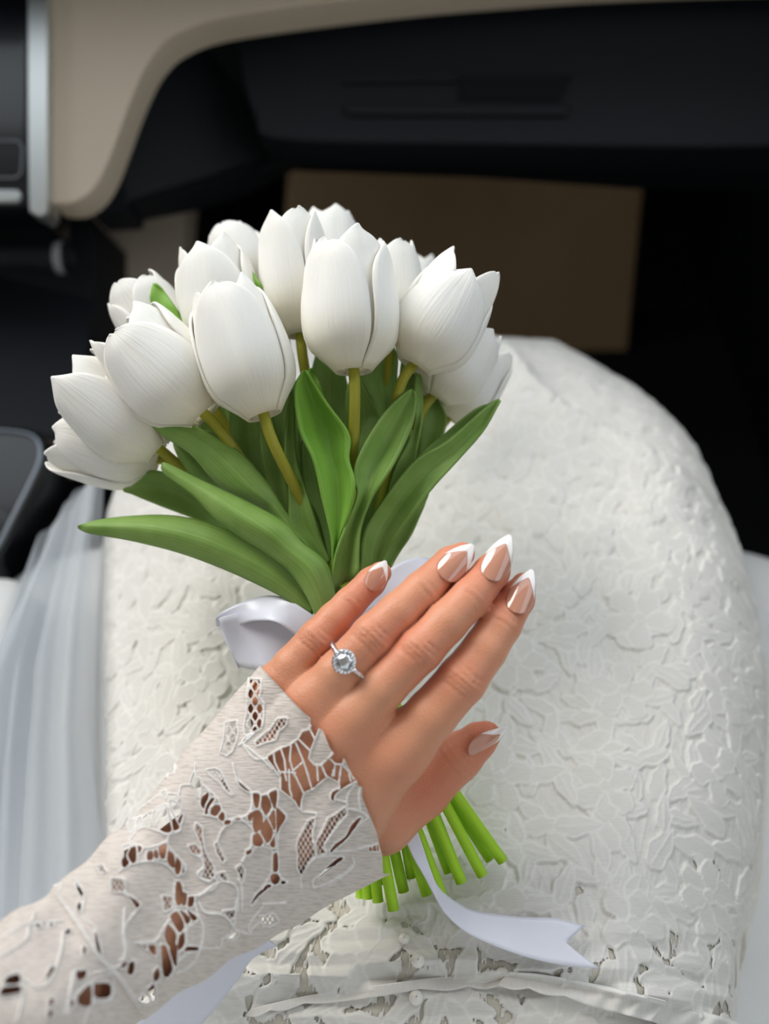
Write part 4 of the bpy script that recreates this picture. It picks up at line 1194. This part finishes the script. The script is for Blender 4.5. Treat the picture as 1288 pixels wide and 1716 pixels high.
LEAVES = [  # tulip, material, left edge px, right edge px (base -> tip), depth base, mid, tip, cup
 (9, 'leaf_bright', [(556, 990), (557, 930), (554, 895), (540, 836), (525, 771), (501, 718), (494, 653), (507, 621)], [(570, 990), (568, 925), (572, 895), (587, 854), (594, 809), (584, 770), (584, 728), (548, 677), (513, 621)], (.398, .392, .402), .010),
 (11, 'leaf', [(554, 990), (562, 930), (580, 880), (598, 830), (592, 795), (607, 753), (643, 694), (681, 656), (690, 653)], [(600, 965), (603, 890), (622, 835), (645, 800), (666, 765), (690, 712), (697, 671), (693, 655)], (.394, .396, .408), .008),
 (12, 'leaf', [(600, 985), (604, 940), (610, 895), (631, 854), (690, 777), (749, 740), (808, 688), (836, 669)], [(640, 960), (648, 930), (670, 892), (719, 824), (767, 771), (808, 724), (838, 671)], (.402, .406, .414), .006),
 (13, 'leaf', [(660, 850), (702, 766), (743, 728), (796, 686), (834, 670)], [(690, 830), (720, 775), (760, 740), (806, 698), (836, 672)], (.412, .416, .420), .003),
 (13, 'leaf', [(625, 980), (645, 930), (680, 870), (705, 830), (716, 820)], [(648, 962), (670, 925), (692, 890), (712, 845), (718, 822)], (.412, .416, .420), .003),
 (2, 'leaf', [(530, 1000), (500, 930), (450, 856), (430, 848), (389, 830), (354, 800), (318, 759), (265, 724), (234, 683), (233, 670)], [(545, 990), (520, 920), (480, 860), (461, 830), (442, 802), (401, 757), (354, 729), (295, 699), (242, 666), (235, 667)], (.406, .404, .404), -.006),
 (1, 'leaf', [(532, 1040), (513, 997), (483, 955), (442, 924), (371, 877), (324, 830), (280, 797), (271, 784)], [(561, 1020), (559, 985), (545, 942), (507, 911), (478, 877), (413, 841), (336, 805), (280, 777), (272, 779)], (.392, .394, .402), -.006),
 (0, 'leaf', [(520, 1035), (483, 1006), (430, 978), (365, 949), (295, 924), (218, 905), (150, 893), (131, 884)], [(530, 1020), (501, 976), (454, 929), (395, 895), (336, 873), (271, 864), (188, 869), (131, 880)], (.398, .405, .412), -.006),
 (4, 'leaf', [(500, 960), (430, 915), (377, 890), (324, 868), (265, 846), (207, 823)], [(510, 945), (419, 890), (365, 850), (295, 800), (245, 790), (206, 820)], (.412, .424, .430), .004),
 (5, 'leaf_bright', [(520, 1020), (490, 985), (468, 955), (456, 925)], [(532, 1018), (507, 975), (482, 942), (460, 924)], (.399, .402, .404), .002),
 (3, 'leaf', [(520, 960), (486, 890), (470, 868), (454, 836), (439, 765), (433, 700), (438, 655)], [(535, 950), (500, 885), (486, 868), (483, 824), (468, 750), (455, 690), (446, 655)], (.408, .412, .416), .005),
 (7, 'leaf', [(545, 960), (513, 915), (486, 880), (484, 824), (477, 759), (481, 694), (486, 655)], [(552, 940), (541, 910), (531, 880), (513, 824), (496, 765), (493, 694), (490, 655)], (.403, .404, .408), .006),
 (10, 'leaf', [(550, 940), (535, 877), (513, 824), (507, 765), (515, 700), (525, 640)], [(560, 935), (560, 877), (560, 824), (560, 765), (550, 700), (535, 640)], (.408, .414, .418), .004),
 (8, 'leaf', [(600, 800), (594, 759), (586, 732), (579, 684), (583, 647), (594, 622)], [(610, 800), (606, 760), (626, 725), (638, 703), (612, 655), (597, 622)], (.418, .420, .426), .006),
 (10, 'leaf', [(620, 800), (630, 720), (628, 684), (601, 630), (598, 600), (625, 560)], [(640, 800), (648, 720), (660, 684), (665, 628), (664, 590), (640, 560)], (.428, .430, .434), .006),
 (6, 'leaf', [(640, 880), (660, 790), (690, 728), (696, 688), (694, 645), (698, 612)], [(665, 880), (690, 790), (703, 728), (708, 690), (708, 655), (702, 612)], (.416, .418, .424), .003),
 (13, 'leaf', [(650, 900), (690, 790), (702, 733), (706, 690), (710, 655)], [(680, 880), (715, 780), (738, 740), (748, 703), (734, 668)], (.425, .432, .436), .004),
 (5, 'leaf', [(480, 880), (430, 840), (395, 770), (385, 690), (400, 640)], [(500, 870), (470, 830), (450, 770), (440, 690), (420, 640)], (.420, .424, .428), .005),
 (6, 'leaf', [(430, 870), (370, 838), (325, 806), (296, 760), (290, 735)], [(450, 850), (400, 818), (358, 780), (320, 742), (296, 732)], (.414, .418, .422), -.004),
 (8, 'leaf_bright', [(535, 720), (524, 660), (516, 630), (518, 617)], [(548, 710), (542, 665), (532, 635), (521, 617)], (.410, .411, .412), .002),
 (4, 'leaf_bright', [(330, 600), (296, 545), (272, 522), (254, 508), (252, 490), (258, 475)], [(345, 590), (308, 540), (296, 519), (284, 500), (272, 484), (260, 475)], (.420, .424, .428), .003),
 (6, 'leaf_bright', [(450, 520), (434, 490), (419, 467), (413, 450)], [(458, 515), (440, 484), (428, 462), (415, 449)], (.418, .420, .424), .002),
 (11, 'leaf', [(590, 960), (604, 880), (620, 820), (640, 770), (660, 720)], [(625, 950), (640, 880), (660, 820), (680, 770), (690, 720)], (.414, .418, .424), .004),
 (0, 'leaf', [(470, 940), (420, 880), (370, 830), (330, 780), (320, 730)], [(500, 930), (470, 870), (440, 820), (400, 760), (350, 720)], (.424, .428, .432), .004),
 (8, 'leaf', [(520, 900), (505, 780), (510, 680), (530, 590), (545, 540)], [(560, 900), (575, 780), (585, 680), (570, 590), (550, 540)], (.424, .438, .446), .004),
 (7, 'leaf', [(470, 880), (440, 780), (450, 690), (470, 600), (478, 560)], [(510, 880), (505, 780), (500, 690), (490, 600), (482, 560)], (.424, .434, .440), .004),
 (10, 'leaf', [(640, 860), (660, 760), (665, 690), (672, 610), (680, 570)], [(690, 840), (705, 760), (702, 690), (692, 610), (684, 570)], (.424, .434, .440), .004),
 (9, 'leaf', [(590, 860), (600, 760), (600, 690), (615, 600), (630, 550)], [(640, 860), (660, 760), (655, 690), (650, 600), (634, 550)], (.430, .444, .450), .004),
 (5, 'leaf', [(440, 900), (380, 830), (345, 760), (330, 700), (345, 640)], [(480, 890), (440, 810), (410, 740), (390, 690), (352, 640)], (.430, .440, .446), .004),
]
for ti, mt, Lf, Rt, dd, cup in LEAVES:
    nu_, nv_ = 40, 11
    A = catmull(np.array(Lf, float), nu_); Bq = catmull(np.array(Rt, float), nu_)
    t = np.linspace(0, 1, nu_)
    d0 = np.interp(t, [0, .5, 1], dd)
    s = np.linspace(0, 1, nv_)[None, :, None]
    Pp = A[:, None] * (1 - s) + Bq[:, None] * s
    wpx = np.linalg.norm(A - Bq, axis=1) / 70
    sv = np.linspace(-1, 1, nv_)[None, :]
    dep = d0[:, None] + cup * (1 - np.abs(sv) ** 1.5) * np.clip(wpx, 0, 1.3)[:, None] + 0.0012 * np.sin(t * 11)[:, None] * sv
    P = C(Pp[..., 0], Pp[..., 1], dep)
    me = mesh_np('leaf', P.reshape(-1, 3), grid_faces(nu_, nv_), True, M[mt])
    set_uv(me, np.stack(np.broadcast_arrays(sv * .5 + .5, t[:, None]), -1).reshape(-1, 2))
    o = link('leaf', me, tulips[ti]); solidify(o, 0.0011)

# ------------------------------------------------------------------ satin ribbon
rib = empty('satin_ribbon', C(600, 1090, .405), 'white satin ribbon tied in a bow around the tulip stems', 'ribbon')
def strip_mesh(name, Lf, Rt, dl, dr, nu_=48, nv_=9, wave=0.0, label=None, notch=0.0):
    A = catmull(np.array(Lf, float), nu_); Bq = catmull(np.array(Rt, float), nu_)
    t = np.linspace(0, 1, nu_)
    da = catmull(np.array(dl, float)[:, None], nu_)[:, 0]; db_ = catmull(np.array(dr, float)[:, None], nu_)[:, 0]
    s = np.linspace(0, 1, nv_)
    Pp = A[:, None] * (1 - s[None, :, None]) + Bq[:, None] * s[None, :, None]
    if notch:
        pull = (1 - np.abs(2 * s - 1)) * notch
        Tn_ = np.gradient(Pp, axis=0); Tn_ /= np.linalg.norm(Tn_, axis=2)[..., None]
        Pp = Pp - Tn_ * (pull[None, :] * np.clip((t - .75) / .25, 0, 1)[:, None])[..., None]
    dep = da[:, None] * (1 - s) + db_[:, None] * s + wave * np.sin(t * 9)[:, None] * (s - .5) * 2
    P = C(Pp[..., 0], Pp[..., 1], dep)
    me = mesh_np(name, P.reshape(-1, 3), grid_faces(nu_, nv_), True, M['satin'])
    o = link(name, me, rib, label=label); solidify(o, 0.0004)
    return o
# wrap around the stems under the palm
wr = []
aa = np.linspace(0, 2 * np.pi, 40)
cW = C(604, 1090, .402); axW = C(650, 1250, .397) - C(590, 1000, .402); axW /= np.linalg.norm(axW)
e1 = np.cross(axW, FWD); e1 /= np.linalg.norm(e1); e2 = np.cross(axW, e1)
P = np.array([[cW + axW * h + 0.0165 * math.cos(a) * e1 + 0.0125 * math.sin(a) * e2 for a in aa] for h in np.linspace(-.018, .018, 6)])
link('wrap', mesh_np('wrap', P.reshape(-1, 3), grid_faces(6, 40), True, M['satin']), rib)
strip_mesh('bow_loop', [(560, 1060), (520, 1028), (470, 1000), (420, 1004), (366, 1030), (362, 1050)], [(560, 1130), (520, 1090), (470, 1046), (430, 1040), (392, 1050), (376, 1046)], [.396, .398, .40, .404, .410, .414], [.396, .392, .394, .402, .408, .414], wave=0.0035, label='left bow loop, upper face')
strip_mesh('bow_loop', [(362, 1040), (372, 1034), (410, 1026), (460, 1026), (510, 1056), (560, 1080)], [(400, 1120), (402, 1118), (424, 1122), (470, 1130), (520, 1140), (560, 1140)], [.413, .410, .405, .402, .402, .402], [.420, .416, .410, .406, .404, .402], wave=0.004, label='left bow loop, lower face')
strip_mesh('bow_loop', [(555, 1100), (580, 1050), (620, 985), (660, 948), (700, 934), (724, 938)], [(600, 1110), (640, 1060), (690, 1000), (720, 972), (730, 955), (727, 942)], [.400, .399, .398, .400, .404, .408], [.398, .396, .396, .400, .404, .408], label='right bow loop behind the fingers')
strip_mesh('bow_loop', [(727, 940), (735, 960), (760, 1010), (720, 1080), (650, 1130), (600, 1120)], [(722, 936), (715, 975), (700, 1030), (680, 1060), (640, 1100), (590, 1090)], [.408, .412, .414, .412, .408, .404], [.408, .412, .414, .412, .408, .404])
strip_mesh('tail', [(640, 1290), (664, 1360), (686, 1424), (712, 1472), (730, 1506), (748, 1534), (782, 1563), (826, 1584), (882, 1604), (940, 1617), (1006, 1624)],
           [(656, 1290), (684, 1350), (706, 1412), (722, 1460), (734, 1486), (756, 1506), (788, 1524), (826, 1531), (877, 1537), (933, 1539), (980, 1552)],
           [.394, .390, .384, .382, .378, .376, .374, .373, .372, .371, .371], [.394, .391, .386, .384, .382, .382, .383, .383, .382, .381, .380], label='long tail with a swallow-cut end', notch=46)
strip_mesh('tail', [(430, 1560), (395, 1575), (350, 1612), (300, 1650), (250, 1690), (200, 1735), (140, 1790)], [(465, 1585), (425, 1605), (396, 1645), (362, 1688), (322, 1735), (280, 1780), (220, 1840)],
           [.376, .372, .369, .366, .363, .360, .358], [.377, .373, .371, .369, .366, .363, .360], label='ribbon tail under the sleeve')

# ------------------------------------------------------------------ engagement ring
RJ = FING['ring']
c0 = C(588, 1108, .3562); c1 = C(566, 1128, .3560); c2 = C(625, 1065, .3555)
axr = c2 - c1; axr /= np.linalg.norm(axr)
viewr = CAM - c0; viewr /= np.linalg.norm(viewr)
nr = viewr - axr * (viewr @ axr); nr /= np.linalg.norm(nr)
lr = np.cross(axr, nr)
nr_t = nr * math.cos(0.16) + lr * math.sin(0.16) * (1 if (lr @ RGT) < 0 else -1)   # head turned slightly to the little-finger side
lr_t = np.cross(axr, nr_t)
RB = 36.6 * .356 / FPX + 0.0006
ring = empty('engagement_ring', c0, 'diamond halo engagement ring on the ring finger', 'ring')
a = np.linspace(0, 2 * np.pi, 96, endpoint=False)
V = []
for ai in a:
    r_ = nr_t * math.cos(ai) + lr_t * math.sin(ai)
    for (u, v) in ((-.0009, 0), (-.0009, .0010), (0, .0013), (.0009, .0010), (.0009, 0), (0, -.0001)):
        V.append(c0 + r_ * (RB + v) + axr * u)
link('band', mesh_np('band', np.array(V), grid_faces(96, 6, True, True), True, M['silver']), ring)
def gem(c, up, r, n=8, hcrown=.35, hpav=.6):
    e1 = np.cross(up, [0.3, 0.5, 0.8]); e1 /= np.linalg.norm(e1); e2 = np.cross(up, e1)
    V = []; F = []
    for (rr, hz, o_) in ((.52, hcrown, 0), (.84, hcrown * .55, .5), (1.0, 0, 0)):
        for k in range(n):
            q = 2 * math.pi * (k + o_) / n
            V.append(c + up * hz * r + (e1 * math.cos(q) + e2 * math.sin(q)) * rr * r)
    V.append(c - up * hpav * r)
    F.append(list(range(n)))
    for k in range(n):
        j = (k + 1) % n
        F += [[k, n + k, j], [j, n + k, n + j], [n + k, 2 * n + j, n + j], [n + k, 2 * n + k, 2 * n + j], [2 * n + k, 3 * n, 2 * n + j]]
    return np.array(V), F
top = c0 + nr_t * (RB + .0028)
V, F = gem(top, nr_t, .0032, 10)
link('center_stone', fix_normals(mesh_np('center_stone', V, F, False, M['diamond'])), ring, label='round brilliant centre stone')
e1, e2 = axr, lr_t
cup = []
for (rr, hz) in ((.0046, -.0006), (.0049, .0), (.0043, .0004), (.0030, .0002), (.0014, -.0018)):
    cup.append([top - nr_t * .0004 + nr_t * hz + (e1 * math.cos(q) + e2 * math.sin(q)) * rr for q in np.linspace(0, 2 * np.pi, 40, endpoint=False)])
link('halo_setting', mesh_np('halo_setting', np.array(cup).reshape(-1, 3), grid_faces(5, 40, closed_v=True), True, M['silver']), ring)
V, F = gem(np.zeros(3), np.array([0., 0, 1]), 1.0, 6)
for k in range(16):
    q = 2 * math.pi * k / 16
    sqr = 1 + 0.05 * math.cos(4 * q)
    p = top + (e1 * math.cos(q) + e2 * math.sin(q)) * .0041 * sqr
    V, F = gem(p, nr_t, .00078, 6)
    link('halo_stone', fix_normals(mesh_np('halo_stone', V, F, False, M['diamond'])), ring)
for sgn_ in (-1, 1):
    for k in range(9):
        ai = sgn_ * (.55 + .135 * k)
        r_ = nr_t * math.cos(ai) + lr_t * math.sin(ai)
        V, F = gem(c0 + r_ * (RB + .0013), r_, .0007, 6)
        link('pave_stone', fix_normals(mesh_np('pave_stone', V, F, False, M['diamond'])), ring)
for k in range(4):
    q = math.pi / 4 + k * math.pi / 2
    p = top + (e1 * math.cos(q) + e2 * math.sin(q)) * .0029
    V, F = tube(np.array([p - nr_t * .002, p + nr_t * .0007, p + nr_t * .0010]), [.0004, .0004, .0002], 8)
    link('prong', mesh_np('prong', V, F, True, M['silver']), ring)

# ------------------------------------------------------------------ veil
def veil_sheet(k):
    nu_, nv_ = 60, 90
    t = np.linspace(0, 1, nu_)[:, None]; s = np.linspace(0, 1, nv_)[None, :]
    r = random.Random(30 + k)
    xl = np.interp(t, [0, .3, 1], [60 - 15 * k, -70, -130]); xr = np.interp(t, [0, .15, .5, 1], [176 - 10 * k, 168 - 14 * k, 172 - 20 * k, 215 - 10 * k])
    yy = 770 + 12 * k + t * 860 + (1 - s) * 150
    xx = xl + (xr - xl) * s
    fold = 0.010 * np.sin(s * (9 + 3 * k) + 2.2 * t + k * 1.7) + 0.005 * np.sin(s * 23 + 3 * t + k)
    base = on_z(xx, yy, Z0 - 0.030 - 0.014 * k)
    base[..., 2] += fold * np.clip(t * 2 + .3, 0, 1) - 0.10 * np.clip(.35 - s, 0, 1) ** 1.5
    return base.reshape(-1, 3), grid_faces(nu_, nv_)
vl = empty('bridal_veil', on_z(60, 1200, 0.40), 'sheer white tulle veil falling in folds at the left of the skirt', 'veil')
for k in range(3):
    V, F = veil_sheet(k)
    link('tulle_layer', mesh_np('tulle_layer', V, F, True, M['veil']), vl)
